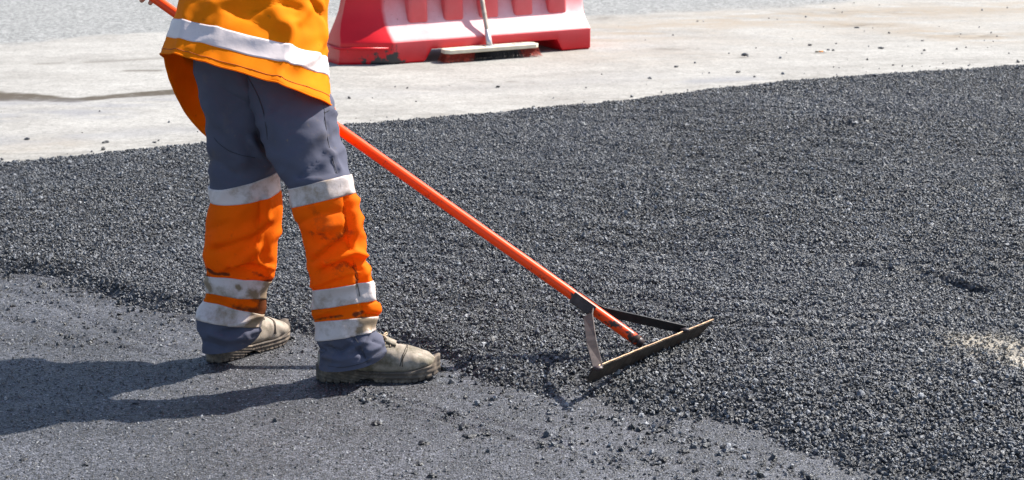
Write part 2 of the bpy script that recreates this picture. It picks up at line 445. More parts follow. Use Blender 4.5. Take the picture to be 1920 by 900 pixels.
pavement = grid_sheet("pavement", axis(-4.2, 4.2, 0.02, -60, 60), axis(5.4, 14.2, 0.02, 1.0, 90), lambda X, Y: pale_h(X, Y) - 0.012, M_PALE,
                      {"lane": lane_f, "stain": stain_f, "sand": sand_f, "tar": tar_f})
# smooth rolled asphalt under and before the loose layer
smooth = grid_sheet("road", axis(-3.4, 3.4, 0.012, -12, 12), axis(3.6, 6.2, 0.012, 1.4, 9.0, 8), smooth_h, M_SMOOTH,
                    {"dust": lambda X, Y: X * 0}, keep=lambda X, Y: (Y < y_up(X) - 0.12) & (Y < y_lo(X) + 0.5))
bed = grid_sheet("loose_asphalt_bed", axis(-3.6, 3.8, 0.016, -8, 8, 8), np.arange(3.0, 11.0, 0.016), lambda X, Y: loose_h(X, Y) - 0.003, M_BED,
                 {"dust": lambda X, Y: np.clip(dust_patch(X, Y) * 0.9, 0, 1)}, keep=lambda X, Y: edge_dist(X, Y) > -0.03)

# ---- stones: geometry-nodes instances on a cloud of points
def stone_tree(mat):
    ng = bpy.data.node_groups.new("scatter_stones", 'GeometryNodeTree')
    ng.interface.new_socket("Geometry", in_out='INPUT', socket_type='NodeSocketGeometry')
    ng.interface.new_socket("Geometry", in_out='OUTPUT', socket_type='NodeSocketGeometry')
    n, l = ng.nodes, ng.links
    gi = n.new("NodeGroupInput"); go = n.new("NodeGroupOutput")
    join = n.new("GeometryNodeJoinGeometry")
    for k in range(7):
        ico = n.new("GeometryNodeMeshIcoSphere"); ico.inputs['Radius'].default_value = 1.0; ico.inputs['Subdivisions'].default_value = 1 if k % 3 else 2
        nz = n.new("ShaderNodeTexNoise"); nz.noise_dimensions = '4D'; nz.inputs['W'].default_value = 3.7 * k + 0.3; nz.inputs['Scale'].default_value = 0.9; nz.inputs['Detail'].default_value = 1.5
        sub = n.new("ShaderNodeVectorMath"); sub.operation = 'SUBTRACT'; sub.inputs[1].default_value = (0.5, 0.5, 0.5); l.new(nz.outputs['Color'], sub.inputs[0])
        sc = n.new("ShaderNodeVectorMath"); sc.operation = 'SCALE'; sc.inputs['Scale'].default_value = 2.4; l.new(sub.outputs[0], sc.inputs[0])
        sp = n.new("GeometryNodeSetPosition"); l.new(ico.outputs['Mesh'], sp.inputs['Geometry']); l.new(sc.outputs[0], sp.inputs['Offset'])
        ss = n.new("GeometryNodeSetShadeSmooth"); ss.inputs['Shade Smooth'].default_value = False; l.new(sp.outputs[0], ss.inputs[0])
        sm = n.new("GeometryNodeSetMaterial"); sm.inputs['Material'].default_value = mat; l.new(ss.outputs[0], sm.inputs[0])
        g2 = n.new("GeometryNodeGeometryToInstance"); l.new(sm.outputs[0], g2.inputs[0]); l.new(g2.outputs[0], join.inputs[0])
    iop = n.new("GeometryNodeInstanceOnPoints"); l.new(gi.outputs[0], iop.inputs['Points']); l.new(join.outputs[0], iop.inputs['Instance'])
    iop.inputs['Pick Instance'].default_value = True
    ri = n.new("FunctionNodeRandomValue"); ri.data_type = 'INT'
    ri.inputs['Min'].default_value if False else None
    for s in ri.inputs:
        if s.name == 'Min' and s.type == 'INT': s.default_value = 0
        if s.name == 'Max' and s.type == 'INT': s.default_value = 6
    l.new([o for o in ri.outputs if o.type == 'INT'][0], iop.inputs['Instance Index'])
    rr = n.new("FunctionNodeRandomValue"); rr.data_type = 'FLOAT_VECTOR'
    [s for s in rr.inputs if s.name == 'Max' and s.type == 'VECTOR'][0].default_value = (6.283, 6.283, 6.283)
    e2r = n.new("FunctionNodeEulerToRotation"); l.new([o for o in rr.outputs if o.type == 'VECTOR'][0], e2r.inputs[0]); l.new(e2r.outputs[0], iop.inputs['Rotation'])
    na = n.new("GeometryNodeInputNamedAttribute"); na.data_type = 'FLOAT'; na.inputs['Name'].default_value = "size"
    rs = n.new("FunctionNodeRandomValue"); rs.data_type = 'FLOAT_VECTOR'
    [s for s in rs.inputs if s.name == 'Min' and s.type == 'VECTOR'][0].default_value = (0.75, 0.7, 0.5)
    [s for s in rs.inputs if s.name == 'Max' and s.type == 'VECTOR'][0].default_value = (1.25, 1.1, 0.95)
    for s in rs.inputs:
        if s.name == 'Seed': s.default_value = 5
    vs = n.new("ShaderNodeVectorMath"); vs.operation = 'SCALE'; l.new([o for o in rs.outputs if o.type == 'VECTOR'][0], vs.inputs[0]); l.new(na.outputs[0], vs.inputs['Scale'])
    l.new(vs.outputs[0], iop.inputs['Scale']); l.new(iop.outputs[0], go.inputs[0])
    return ng
TREE = stone_tree(M_STONE)
def scatter(name, P, size, dust, label, cat, pale=None):
    me = bpy.data.meshes.new(name); me.vertices.add(len(P)); me.vertices.foreach_set("co", P.astype(np.float32).ravel())
    for nm, val in (("size", size), ("dust", dust), ("pale", dust * 0 if pale is None else pale)):
        a = me.attributes.new(nm, 'FLOAT', 'POINT'); a.data.foreach_set("value", np.asarray(val, np.float32))
    me.materials.append(M_STONE); me.update()
    o = bpy.data.objects.new(name, me); COL.objects.link(o)
    m = o.modifiers.new("stones", 'NODES'); m.node_group = TREE
    tag(o, label, cat, kind='stuff')
    return o
def candidates(n_per_m2, x0, x1, y0, y1):
    n = int(n_per_m2 * (x1 - x0) * (y1 - y0))
    X = rng.uniform(x0, x1, n); Y = rng.uniform(y0, y1, n)
    u, v, z = proj(np.stack([X, Y, X * 0], -1))
    k = (u > -750) & (u < 2650) & (v < 1080)
    return X[k], Y[k]

X, Y = candidates(21500, -4.2, 5.0, 3.6, 10.2)
e = edge_dist(X, Y)
patch = dust_patch(X, Y)
keep = (e > -0.012) & (rng.random(len(X)) < np.clip(.30 + sstep(.0, .22, e), 0, 1) + (1 - sstep(-.1, .4, X) * (Y < y_lo(X) + .8))) & (rng.random(len(X)) > np.clip(patch * 0.55, 0, 0.6))
# far stones are sub-pixel: thin them a little but make them no smaller
X, Y, e, patch = X[keep], Y[keep], e[keep], patch[keep]
size = 0.0029 * np.exp(rng.normal(0, 0.32, len(X))) * (0.92 + 0.3 * fbm(X * 1.5, Y * 1.5, 91, 3)) * np.where(Y < 4.7, 1.0 + .16 * sstep(4.75, 4.25, Y), 1.0) * np.where(rng.random(len(X)) < .05, 1.35, 1.0)
Zs = loose_h(X, Y) + rng.uniform(-0.0035, 0.0045, len(X)) 
dust = np.clip(patch * rng.uniform(0.3, 1.1, len(X)) + dust_soft(X, Y), 0, 1)
scatter("loose_aggregate", np.stack([X, Y, Zs], -1), size, dust, "loose black asphalt mix spread in a thick layer under the rake", "asphalt", pale=np.clip(rng.uniform(.2, 1, len(X)) * (.75 * sstep(.42, .68, fbm(X * 1.1 + 3, Y * 1.4, 97, 5)) + 6 * dust_soft(X, Y)), 0, .8))
n_loose = len(X)

# flat chips in the smooth road surface
X, Y = candidates(15000, -3.0, 2.4, 3.6, 6.1)
e = Y - y_lo(X)
keep = e < 0.12
X, Y, e = X[keep], Y[keep], e[keep]
size = 0.0026 * np.exp(rng.normal(0, 0.25, len(X)))
Zs = smooth_h(X, Y) - 0.0012 + rng.uniform(-0.001, 0.0006, len(X))
scatter("surface_chips", np.stack([X, Y, Zs], -1), size, rng.uniform(0.0, 0.12, len(X)), "fine stone chips set in the smooth rolled asphalt", "asphalt")
n_chip = len(X)

# crumbs dragged off the layer's near edge
X, Y = candidates(5200, -3.0, 3.0, 3.6, 6.1)
out = -(Y - y_lo(X))                       # metres out of the loose layer
pr = np.exp(-np.clip(out, 0, 9) / 0.055) * 0.8
zone = np.exp(-np.clip(out, 0, 9) / 0.20) * 1.1 * sstep(-0.25, 0.3, X) * sstep(0.35, 0.6, fbm(X * 9, Y * 9, 23, 3))
trail = 0
for p, w, d in marks: trail = trail + 0.5 * np.exp(-((seg_dist(X, Y, p) - 0.01) / (w * 1.5)) ** 2)
trail = trail * sstep(0.35, 0.65, fbm(X * 18, Y * 18, 29, 3))
leftz = 0.05 * np.exp(-((seg_dist(X, Y, [tuple(gp(x, y)[:2]) for x, y in [(60, 560), (230, 610), (370, 650)]])) / 0.12) ** 2)
p_all = np.clip(pr + zone + trail + leftz + 0.004, 0, 1)
keep = (out > 0.0) & (rng.random(len(X)) < p_all)
X, Y = X[keep], Y[keep]
size = 0.0038 * np.exp(rng.normal(0, 0.38, len(X)))
scatter("spilled_aggregate", np.stack([X, Y, smooth_h(X, Y) + size * 0.35], -1), size, X * 0, "black asphalt crumbs spilled off the loose layer onto the smooth road", "asphalt")

# crumbs on the pale pavement
X, Y = candidates(1500, -3.6, 4.6, 6.0, 13.0)
out = Y - y_up(X)
pr = 0.75 * np.exp(-np.clip(out, 0, 9) / 0.035) + 0.10 * np.exp(-np.clip(out, 0, 9) / 0.35) * sstep(0.4, 0.75, fbm(X * 7, Y * 14, 81, 3)) + 0.010 * np.exp(-np.clip(out, 0, 9) / 1.6) * (0.4 + sstep(-1, 1.5, X))
keep = (out > 0) & (rng.random(len(X)) < pr); X, Y = X[keep], Y[keep]
size = 0.0042 * np.exp(rng.normal(0, 0.45, len(X)))
scatter("stray_crumbs", np.stack([X, Y, pale_h(X, Y) - 0.012 + size * 0.4], -1), size, rng.uniform(0, 0.12, len(X)), "stray black crumbs scattered on the pale dusty pavement", "asphalt")

# single lumps one can pick out
M_LUMP = simple_mat("asphalt_lump", (0.016, 0.0165, 0.019), 0.5, 0, 80, 0.4, 300, 0.6, 0.002)
def lump(px, py, r, h, label, group, seed):
    bm = bmesh.new(); bmesh.ops.create_icosphere(bm, subdivisions=3, radius=1)
    rs = np.random.default_rng(seed); off = rs.uniform(0, 50)
    for v in bm.verts:
        a = vnoise(v.co.x * 1.6 + off, v.co.y * 1.6 + v.co.z * 1.3, seed) - 0.5
        b_ = vnoise(v.co.x * 4 + off, v.co.y * 4 + v.co.z * 3.1, seed + 3) - 0.5
        v.co *= 1 + 0.9 * float(a) + 0.5 * float(b_)
    for v in bm.verts: v.co = Vector((v.co.x * r * 1.25, v.co.y * r, v.co.z * r * 0.45))
    o = bm_obj("asphalt_lump", bm, M_LUMP)
    p = gp(px, py, h); o.location = (p[0], p[1], h + r * 0.35); o.rotation_euler = (0, 0, rs.uniform(0, 6))
    tag(o, label, "asphalt lump", group)
g = "asphalt lumps on the smooth road"
lumps = [(706, 797, .011, "flat lump of asphalt below the front shoe, alone on the smooth road"), (870, 802, .011, "lump above and right of the forked clump, on the smooth road"),
         (882, 821, .013, "broad forked clump of asphalt nearest the faint drag mark"), (795, 834, .011, "rounded black lump left of the forked clump, alone"),
         (784, 873, .008, "small lump directly below the rounded one, near the picture's bottom"), (777, 889, .006, "tiny crumb lowest but one along the bottom edge"),
         (811, 894, .010, "asphalt lump lying at the very bottom edge of the picture"), (953, 746, .008, "small lump just under the handle's shadow, right of the front shoe"),
         (921, 738, .006, "small crumb right of the toe of the front shoe"), (689, 752, .009, "small lump directly under the sole of the front shoe"),
         (1243, 803, .013, "largest lump below the rake's blade at the edge of the loose mix"), (1232, 810, .010, "lump touching the lower left of the largest one below the rake"),
         (1244, 863, .010, "black lump on the smooth road straight below the rake"), (1227, 872, .009, "dark crumb lower left of the lump straight below the rake"),
         (1282, 850, .012, "wide crumb on the road right of the lump below the rake"), (44, 864, .007, "small crumb in the bottom left corner of the road"), (160, 873, .006, "small crumb on the road below the worker's shadow")]
for i, (px, py, r, lb) in enumerate(lumps): lump(px, py, r, 0.003, lb, g, 100 + i)
g = "asphalt crumbs on the pale pavement"
pl = [(198, 268, .014, "black crumb near the left end of the pale pavement, above the new layer"), (52, 262, .014, "black crumb at the far left of the pavement"), (290, 268, .011, "crumb of asphalt left of the vest's hanging corner"),
      (1396, 104, .022, "flat dark scrap on the pavement left of the cigarette butt"), (1519, 85, .014, "black crumb up left of the cigarette butt"), (1553, 94, .011, "black crumb touching the right side of the cigarette butt's spot"),
      (1652, 91, .014, "black crumb on the pavement right of the cigarette butt"), (1607, 53, .014, "black crumb on the far sandy part of the pavement"), (1730, 77, .012, "black crumb below the sandy smear at the right"),
      (1268, 126, .015, "elongated dark crumb on the pavement right of the barrier"), (1384, 136, .015, "dark crumb just above the new layer's upper edge"), (934, 163, .011, "black crumb on the pavement below the broom")]
for i, (px, py, r, lb) in enumerate(pl): lump(px, py, r * .75, -0.012, lb, g, 200 + i)

# cigarette butt
c = gp(1536, 98, -0.008); root = empty("cigarette_butt", (c[0], c[1], -0.01))
tag(root, "orange and white cigarette butt lying on the pale pavement", "cigarette butt")
tube("filter", [c + np.array([-0.002, 0, 0.004]), c + np.array([0.022, 0.004, 0.004])], 0.0042, simple_mat("filter_paper", (0.75, 0.26, 0.05), 0.8), root)
tube("paper", [c + np.array([0.022, 0.004, 0.004]), c + np.array([0.034, 0.006, 0.004])], 0.004, simple_mat("white_paper", (0.8, 0.78, 0.72), 0.8), root)
tube("paper", [c + np.array([-0.022, -0.003, 0.004]), c + np.array([-0.002, 0, 0.004])], 0.0042, simple_mat("scorched_paper", (0.2, 0.17, 0.12), 0.8), root)

# ================================================================== WORKER
from mathutils import noise as mnoise
P0 = gp(560, 712, 0.0)
worker = empty("person", (P0[0], P0[1], 0.0))
tag(worker, "road worker in orange vest and grey orange work trousers raking asphalt, seen from behind", "person")

def catmull(vals, n_per):
    vals = np.asarray(vals, float)
    ext = np.vstack([2 * vals[0] - vals[1], vals, 2 * vals[-1] - vals[-2]])
    out = []
    for i in range(len(vals) - 1):
        p0, p1, p2, p3 = ext[i:i + 4]
        # centripetal-ish damping keeps the outline from overshooting
        m1 = (p2 - p0) * 0.42; m2 = (p3 - p1) * 0.42
        for k in range(n_per):
            t = k / n_per; t2 = t * t; t3 = t2 * t
            out.append((2 * t3 - 3 * t2 + 1) * p1 + (t3 - 2 * t2 + t) * m1 + (-2 * t3 + 3 * t2) * p2 + (t3 - t2) * m2)
    out.append(vals[-1]); return np.array(out)

class Loft:
    """rings given by their left and right outline points, their near-side height and depth"""
    def __init__(s, rings, n_per=10, m=88, expo=1.0, folds=(), namp=0.004, seed=0, back=None, grime=()):
        s.n_per, s.m = n_per, m; s.nk = len(rings)
        R = catmull([[*at(r[0], r[1], r[5])[[0, 1, 2]], *at(r[2], r[3], r[5]), r[4], r[6], (r[7] if len(r) > 7 else -1)] for r in rings], n_per)
        n = len(R); ph = np.linspace(0, 2 * math.pi, m, endpoint=False)
        PL, PR = R[:, 0:3], R[:, 3:6]; C = (PL + PR) / 2; A = (PR - PL) / 2
        pyf, d, pyb = R[:, 6], R[:, 7], R[:, 8]
        def rise(y_off, target):
            e = np.zeros(n)
            for _ in range(12):
                Q = C.copy(); Q[:, 1] += y_off; Q[:, 2] += e
                _, py, z = proj(Q); e = e + (py - target) / F * z
            return e
        ef = rise(-d, pyf)
        eb = np.where(pyb > 0, rise(d, np.where(pyb > 0, pyb, 400)), -ef)
        cs, sn = np.cos(ph), np.sin(ph)
        cx = np.sign(cs) * np.abs(cs) ** expo; sx = np.sign(sn) * np.abs(sn) ** expo
        P = C[:, None, :] + A[:, None, :] * cx[None, :, None]
        P[:, :, 1] += d[:, None] * sx[None, :]
        e = np.where(sx[None, :] < 0, ef[:, None] * -sx[None, :], eb[:, None] * sx[None, :])
        P[:, :, 2] += e
        s.P = P; s.n = n; s.C = C
        s.d = d
        # normals
        du = np.gradient(P, axis=0); dv = np.roll(P, -1, 1) - np.roll(P, 1, 1)
        Nn = np.cross(du, dv); Nn /= np.linalg.norm(Nn, axis=2, keepdims=True) + 1e-12
        out = P - C[:, None, :]
        flip = np.sign((Nn * out).sum()) ; Nn *= flip
        s.N = Nn; s.ph = ph
        u, v, z = proj(P.reshape(-1, 3)); u = u.reshape(P.shape[:2]); v = v.reshape(P.shape[:2])
        D = np.zeros(P.shape[:2])
        near = sstep(0.35, -0.15, sn)[None, :]
        for pts, w, a in folds:
            dd = seg_dist(u, v, pts)
            # taper towards the stroke's ends
            t0 = np.hypot(u - pts[0][0], v - pts[0][1]); t1 = np.hypot(u - pts[-1][0], v - pts[-1][1])
            D += (1.5 * a * np.exp(-(dd / w) ** 2) if a > 0 else 1.9 * a * np.exp(-1.35 * dd / w)) * near
        # diagonal noise folds on every side
        q = P * 1.0
        nz1 = np.array([mnoise.noise(Vector((p[0] * 9 + p[2] * 7 + seed, p[1] * 9, p[2] * 16 - p[0] * 6))) for p in q.reshape(-1, 3)]).reshape(D.shape)
        nz2 = np.array([mnoise.noise(Vector((p[0] * 22 - p[2] * 12 + seed * 2, p[1] * 22, p[2] * 40 + p[0] * 16))) for p in q.reshape(-1, 3)]).reshape(D.shape)
        D += namp * (1 - 2 * np.abs(nz1) * 1.6) * 1.0 + namp * 0.45 * nz2
        s.D = D
        G = np.zeros(P.shape[:2])
        for pts, w, a in grime: G = np.maximum(G, a * np.exp(-(seg_dist(u, v, pts) / w) ** 2))
        s.G = G
        s.S = P + Nn * D[:, :, None]
    def patch(s, u0, u1, off, k0=0, k1=None, rim=True, seed=0):
        """rows u0..u1 (ring units); closed round the limb"""
        a, b = int(round(u0 * s.n_per)), int(round(u1 * s.n_per))
        V = s.S[a:b + 1] + s.N[a:b + 1] * off
        rows = [V[i] for i in range(len(V))]
        gr = [s.G[i] for i in range(a, b + 1)]
        if rim: gr = [gr[0]] + gr + [gr[-1]]
        s.last_grime = np.concatenate(gr)
        if rim:
            rows = [s.S[a] - s.N[a] * 0.002] + rows + [s.S[b] - s.N[b] * 0.002]
        m = s.m; verts = np.vstack(rows); faces = []
        for i in range(len(rows) - 1):
            for k in range(m):
                k2 = (k + 1) % m
                faces.append((i * m + k, (i + 1) * m + k, (i + 1) * m + k2, i * m + k2))
        return verts, faces
    def point(s, px, py, off=0.001):
        """near-side surface point that shows at a given pixel"""
        u, v, z = proj(s.S.reshape(-1, 3))
        near = (np.sin(s.ph) < 0.2)[None, :].repeat(s.n, 0).reshape(-1)
        d = np.hypot(u - px, v - py) + (~near) * 1e6
        idx = np.argsort(d)[:4]; w = 1 / (d[idx] + 0.3); w /= w.sum()
        p = (s.S.reshape(-1, 3)[idx] * w[:, None]).sum(0); nn = (s.N.reshape(-1, 3)[idx] * w[:, None]).sum(0)
        q = p + nn * off
        zz = proj(q)[2]
        return at(px, py, zz)

# ---- back (left) leg            L          R        near-y  axis depth, half depth
grime_crease_B = [([(500, 530), (497, 560), (480, 600), (470, 612)], 14, 1.0), ([(470, 545), (490, 570)], 12, .8), ([(388, 520), (396, 545)], 7, .8), ([(440, 572), (480, 582)], 7, .7), ([(447, 537), (448, 540)], 5, 1.0), ([(388, 505), (400, 512), (430, 516)], 3, .9), ([(475, 510), (492, 516)], 4, .6), ([(385, 650), (440, 658)], 6, .6), ([(500, 345), (521, 340)], 5, .3)]  # dirt smears, plus crease shade painted as thin dark lines
grime_crease_F = [([(678, 600), (705, 605)], 10, 1.0), ([(666, 590), (680, 585)], 5, 1.0), ([(672, 620), (700, 612)], 9, .9), ([(590, 440), (620, 450), (650, 430)], 14, .3), ([(620, 500), (660, 498)], 8, .35), ([(668, 500), (668, 540)], 3, .9), ([(700, 540), (706, 570)], 4, .7), ([(560, 372), (640, 350)], 10, .3), ([(590, 600), (640, 592)], 3, .6), ([(655, 300), (660, 340)], 4, .4), ([(700, 650), (716, 655)], 8, .6), ([(600, 684), (680, 686)], 5, .6), ([(600, 240), (560, 220)], 18, .35)]  # same for the front leg: dirt, and shade painted along some folds
folds_B = [([(505, 330), (525, 318)], 10, .004),
           ([(400, 470), (425, 462), (470, 448), (505, 420)], 7, -.007), ([(402, 455), (440, 445), (490, 425)], 7, .005),
           ([(440, 494), (458, 484), (480, 462)], 7, .009), ([(430, 506), (470, 500), (500, 500)], 5, -.006), ([(478, 470), (482, 492), (505, 500)], 5, .007),
           ([(390, 432), (410, 424), (430, 416)], 7, -.005), ([(500, 375), (497, 400), (500, 412)], 8, .007), ([(487, 372), (488, 400), (480, 430)], 5, -.005),
           ([(390, 505), (420, 512), (470, 508)], 4, -.004), ([(495, 500), (502, 515)], 6, .006), ([(488, 440), (484, 470)], 4, .004),
           ([(430, 612), (460, 604), (485, 592)], 5, .005), ([(420, 622), (450, 615), (478, 600)], 5, -.006), ([(395, 626), (430, 636), (460, 632)], 6, .006), ([(385, 640), (420, 652)], 5, -.005),
           ([(460, 625), (485, 618)], 5, .005), ([(400, 200), (440, 260), (455, 300)], 14, .006), ([(470, 260), (485, 285), (500, 305)], 6, .010), ([(483, 250), (498, 280), (508, 300)], 4, -.006), ([(478, 290), (500, 312)], 5, .006), ([(395, 300), (440, 330)], 12, -.006)]
B = Loft([(372, -60, 545, -60, -60, 4.90, 0.088), (364, 40, 530, 40, 40, 4.90, 0.097), (362, 95, 530, 95, 105, 4.90, 0.099), (368, 150, 528, 160, 178, 4.90, 0.097), (386, 215, 520, 225, 240, 4.91, 0.092), (390, 280, 516, 275, 298, 4.925, 0.076),
          (395, 350, 519, 318, 349, 4.945, 0.070), (397, 375, 523, 357, 383, 4.95, 0.069), (388, 425, 528, 405, 435, 4.96, 0.070), (384, 465, 521, 458, 477, 4.975, 0.069), (385, 492, 514, 495, 503, 4.99, 0.059),
          (387, 518, 508, 527, 522, 5.01, 0.056), (389, 549, 499, 561, 557, 5.02, 0.054), (383, 565, 494, 588, 577, 5.04, 0.053), (370, 596, 489, 611, 611, 5.04, 0.055), (376, 630, 483, 627, 640, 5.04, 0.052), (380, 656, 472, 640, 662, 5.04, 0.049)],
         folds=folds_B, grime=grime_crease_B, seed=1.3, namp=.0048)
folds_F = [([(505, 215), (530, 260), (520, 300)], 12, .004), ([(545, 300), (575, 270), (600, 250)], 12, .006), ([(560, 330), (600, 300), (630, 250)], 9, -.005), ([(575, 325), (610, 300), (640, 280)], 7, .005),
           ([(612, 190), (610, 230), (625, 290), (632, 325)], 3, -.004), ([(620, 210), (632, 216)], 4, .006), ([(615, 280), (640, 322)], 6, .006),
           ([(560, 420), (600, 400), (640, 395)], 7, -.004), ([(600, 430), (640, 420), (655, 400)], 7, .005), ([(648, 370), (650, 400), (648, 440), (655, 465)], 4, -.008), ([(662, 380), (664, 420), (658, 460)], 8, .009),
           ([(582, 490), (600, 478), (625, 460), (645, 450)], 6, -.007), ([(590, 475), (620, 455), (640, 440)], 6, .005), ([(614, 492), (640, 480), (660, 472), (680, 480)], 6, .011), ([(600, 510), (620, 500), (650, 492), (668, 505)], 6, -.010),
           ([(590, 535), (620, 522), (650, 512), (668, 508)], 5, .005), ([(668, 515), (672, 560)], 4, -.004), ([(680, 500), (690, 540), (692, 560)], 6, .005),
           ([(595, 590), (640, 578), (680, 570)], 6, .004), ([(678, 570), (684, 590), (708, 590)], 5, -.006), ([(690, 575), (708, 572)], 6, .004), ([(600, 598), (640, 590)], 5, -.003),
           ([(672, 625), (666, 640), (660, 632)], 4, -.006), ([(650, 662), (675, 645), (690, 622)], 6, .009), ([(610, 650), (640, 660), (655, 650)], 5, -.007), ([(605, 668), (640, 675), (670, 668)], 6, .006), ([(662, 648), (685, 668), (690, 680)], 3, -.006), ([(690, 660), (712, 648)], 7, .009), ([(700, 640), (714, 650)], 5, -.005), ([(594, 652), (606, 658), (600, 664)], 4, -.006)]
Fr = Loft([(430, -60, 590, -60, -60, 4.89, 0.101), (440, 40, 580, 50, 50, 4.90, 0.101), (440, 110, 596, 130, 130, 4.89, 0.115), (470, 190, 625, 195, 218, 4.84, 0.110), (492, 255, 638, 262, 285, 4.82, 0.095), (512, 308, 650, 303, 330, 4.80, 0.082), 
           (543, 353, 658, 327, 343, 4.785, 0.073), (551, 389, 665, 362, 378, 4.785, 0.071), (557, 412, 677, 402, 415, 4.785, 0.073), (571, 447, 682, 440, 455, 4.80, 0.072), (575, 485, 685, 480, 492, 4.805, 0.066), (582, 513, 692, 510, 520, 4.82, 0.063),
           (589, 544, 696, 527, 536, 4.83, 0.062), (589, 581, 702, 564, 572, 4.85, 0.061), (590, 592, 711, 580, 586, 4.85, 0.062), (591, 604, 708, 593, 599, 4.85, 0.060), (594, 638, 707, 618, 634, 4.85, 0.058), (594, 655, 715, 634, 656, 4.85, 0.058), (597, 672, 721, 654, 682, 4.85, 0.062), (597, 688, 721, 668, 695, 4.85, 0.062)],
          folds=folds_F, grime=grime_crease_F, seed=6.1, namp=.0048)
def put_grime_crease(o, g):
    a = o.data.attributes.new('grime', 'FLOAT', 'POINT'); a.data.foreach_set('value', np.asarray(g, np.float32))
# seat: joins the two thighs
Seat = Loft([(385, -75, 580, -75, -75, 4.94, .13), (392, -20, 572, -20, -20, 4.91, .11), (374, 60, 576, 60, 66, 4.91, .12), (368, 120, 590, 125, 135, 4.91, .13), (392, 165, 590, 170, 178, 4.93, .14), (440, 195, 560, 205, 212, 4.93, .09)],
            folds=[([(455, 120), (478, 170), (500, 240)], 7, -.012)], seed=3.3, namp=.003)
acc = Acc()
acc.add(*Seat.patch(0, 5, 0, rim=False)); 
for a_, b_ in ((0, 7), (11, 12), (13, 16)): acc.add(*B.patch(a_, b_, 0, rim=False))
for a_, b_ in ((0, 7), (12, 13), (15, 19)): acc.add(*Fr.patch(a_, b_, 0, rim=False))
trousers = acc.obj("trousers", M_GREY, worker)

for (lf, u0, u1) in ((B, 7, 11), (B, 12, 13), (Fr, 7, 12), (Fr, 13, 15)):
    v, f = lf.patch(u0, u1, 0.0022); o = new_mesh_obj("orange_panel", v, f, M_ORANGE); put_grime_crease(o, lf.last_grime); parent_keep(o, trousers); o.parent = trousers
    o.matrix_parent_inverse = Matrix.Translation(worker.location).inverted() @ Matrix.Identity(4)
    o.parent = trousers
for (lf, u0, u1) in ((B, 6, 7), (B, 11, 12), (B, 13, 14), (Fr, 6, 7), (Fr, 12, 13), (Fr, 15, 16)):
    v, f = lf.patch(u0, u1, 0.0036); o = new_mesh_obj("reflective_band", v, f, M_TAPE); put_grime_crease(o, lf.last_grime); o.parent = trousers
    o.matrix_parent_inverse = trousers.matrix_basis.inverted()
# children of trousers are modelled in world space
for o in trousers.children:
    o.matrix_parent_inverse = Matrix.Translation(worker.location) @ Matrix.Identity(4)
    o.matrix_parent_inverse = Matrix.Identity(4)
# (trousers itself cancels the worker's offset, so its children need none)

def seam(lf, pts, parent, r=0.0012, off=0.0022, mat=None, name="seam"):
    P = []
    pts = np.array(pts, float)
    for (a, b) in zip(pts[:-1], pts[1:]):
        for t in np.linspace(0, 1, 5, endpoint=False): P.append(lf.point(*(a + (b - a) * t), off))
    P.append(lf.point(*pts[-1], off))
    P = np.array(P); Q = P.copy()
    for _ in range(2): Q[1:-1] = (Q[:-2] + Q[1:-1] * 2 + Q[2:]) / 4
    v, f = tube_data(list(Q), r, 5); o = new_mesh_obj(name, v, f, mat or M_THREAD); o.parent = parent
    return o
seam(Fr, [(455, 128), (468, 150), (484, 180), (494, 210), (500, 245), (502, 268)], trousers)
seam(Fr, [(606, 182), (609, 220), (615, 265), (624, 300), (632, 326)], trousers)
seam(Fr, [(608, 212), (618, 206), (627, 210)], trousers)
seam(B, [(392, 245), (408, 268), (430, 284), (455, 292), (478, 296)], trousers, 0.0008)
seam(B, [(484, 385), (486, 420), (480, 460), (486, 500)], trousers, 0.0008, 0.0032, M_ORANGE)
seam(Fr, [(637, 335), (640, 362)], trousers, 0.0008, 0.0045, M_THREAD)
seam(Fr, [(640, 366), (648, 400), (650, 440), (657, 470), (666, 500), (669, 522)], trousers, 0.0009, 0.0032, M_ORANGE)
seam(Fr, [(669, 526), (675, 556)], trousers, 0.0008, 0.0045, M_THREAD)
seam(Fr, [(665, 632), (676, 650), (686, 672)], trousers, 0.0009)
seam(Fr, [(602, 684), (640, 690), (680, 682), (716, 660)], trousers, 0.0008)

# ---- vest
folds_V = [([(360, 95), (400, 70), (420, 30)], 10, .005), ([(520, 150), (540, 100), (545, 60)], 9, .006), ([(470, 20), (520, 5), (560, 15)], 8, -.006), ([(400, 10), (440, 0), (480, -20)], 10, .006), ([(540, 60), (520, 30), (500, -10)], 16, .006), ([(575, 20), (560, 40), (530, 50)], 10, .008), ([(588, 0), (598, 20), (606, 30)], 6, -.010), ([(600, 5), (606, 50), (608, 80)], 6, .006),
           ([(560, 125), (580, 110), (600, 90)], 9, .005), ([(430, 20), (480, 40)], 16, -.004), ([(350, 10), (345, 60), (330, 100)], 8, .004), ([(590, 150), (600, 120), (608, 80)], 6, -.004)]
V = Loft([(470, -395, 620, -395, -395, 4.99, .07), (430, -360, 690, -365, -352, 4.99, .11), (405, -300, 715, -310, -290, 4.95, .13), (392, -200, 690, -200, -185, 4.93, .135), (368, -100, 650, -95, -85, 4.91, .145), (350, -30, 616, -10, -10, 4.88, .150, -8), 
          (337, 10, 612, 60, 25, 4.88, .165, 40), (331, 38, 612, 106, 63, 4.88, .187, 90), (319, 72, 614, 141, 98, 4.88, .205, 175), (309, 108, 626, 203, 133, 4.88, .225, 310)],
         folds=folds_V, seed=9.7, namp=.003, m=120, expo=0.78)
def vest_patch(u0, u1, off): return V.patch(u0, u1, off, rim=False)
v, f = vest_patch(0, 9, 0); vest = new_mesh_obj("vest", v, f, M_VEST); parent_keep(vest, worker)
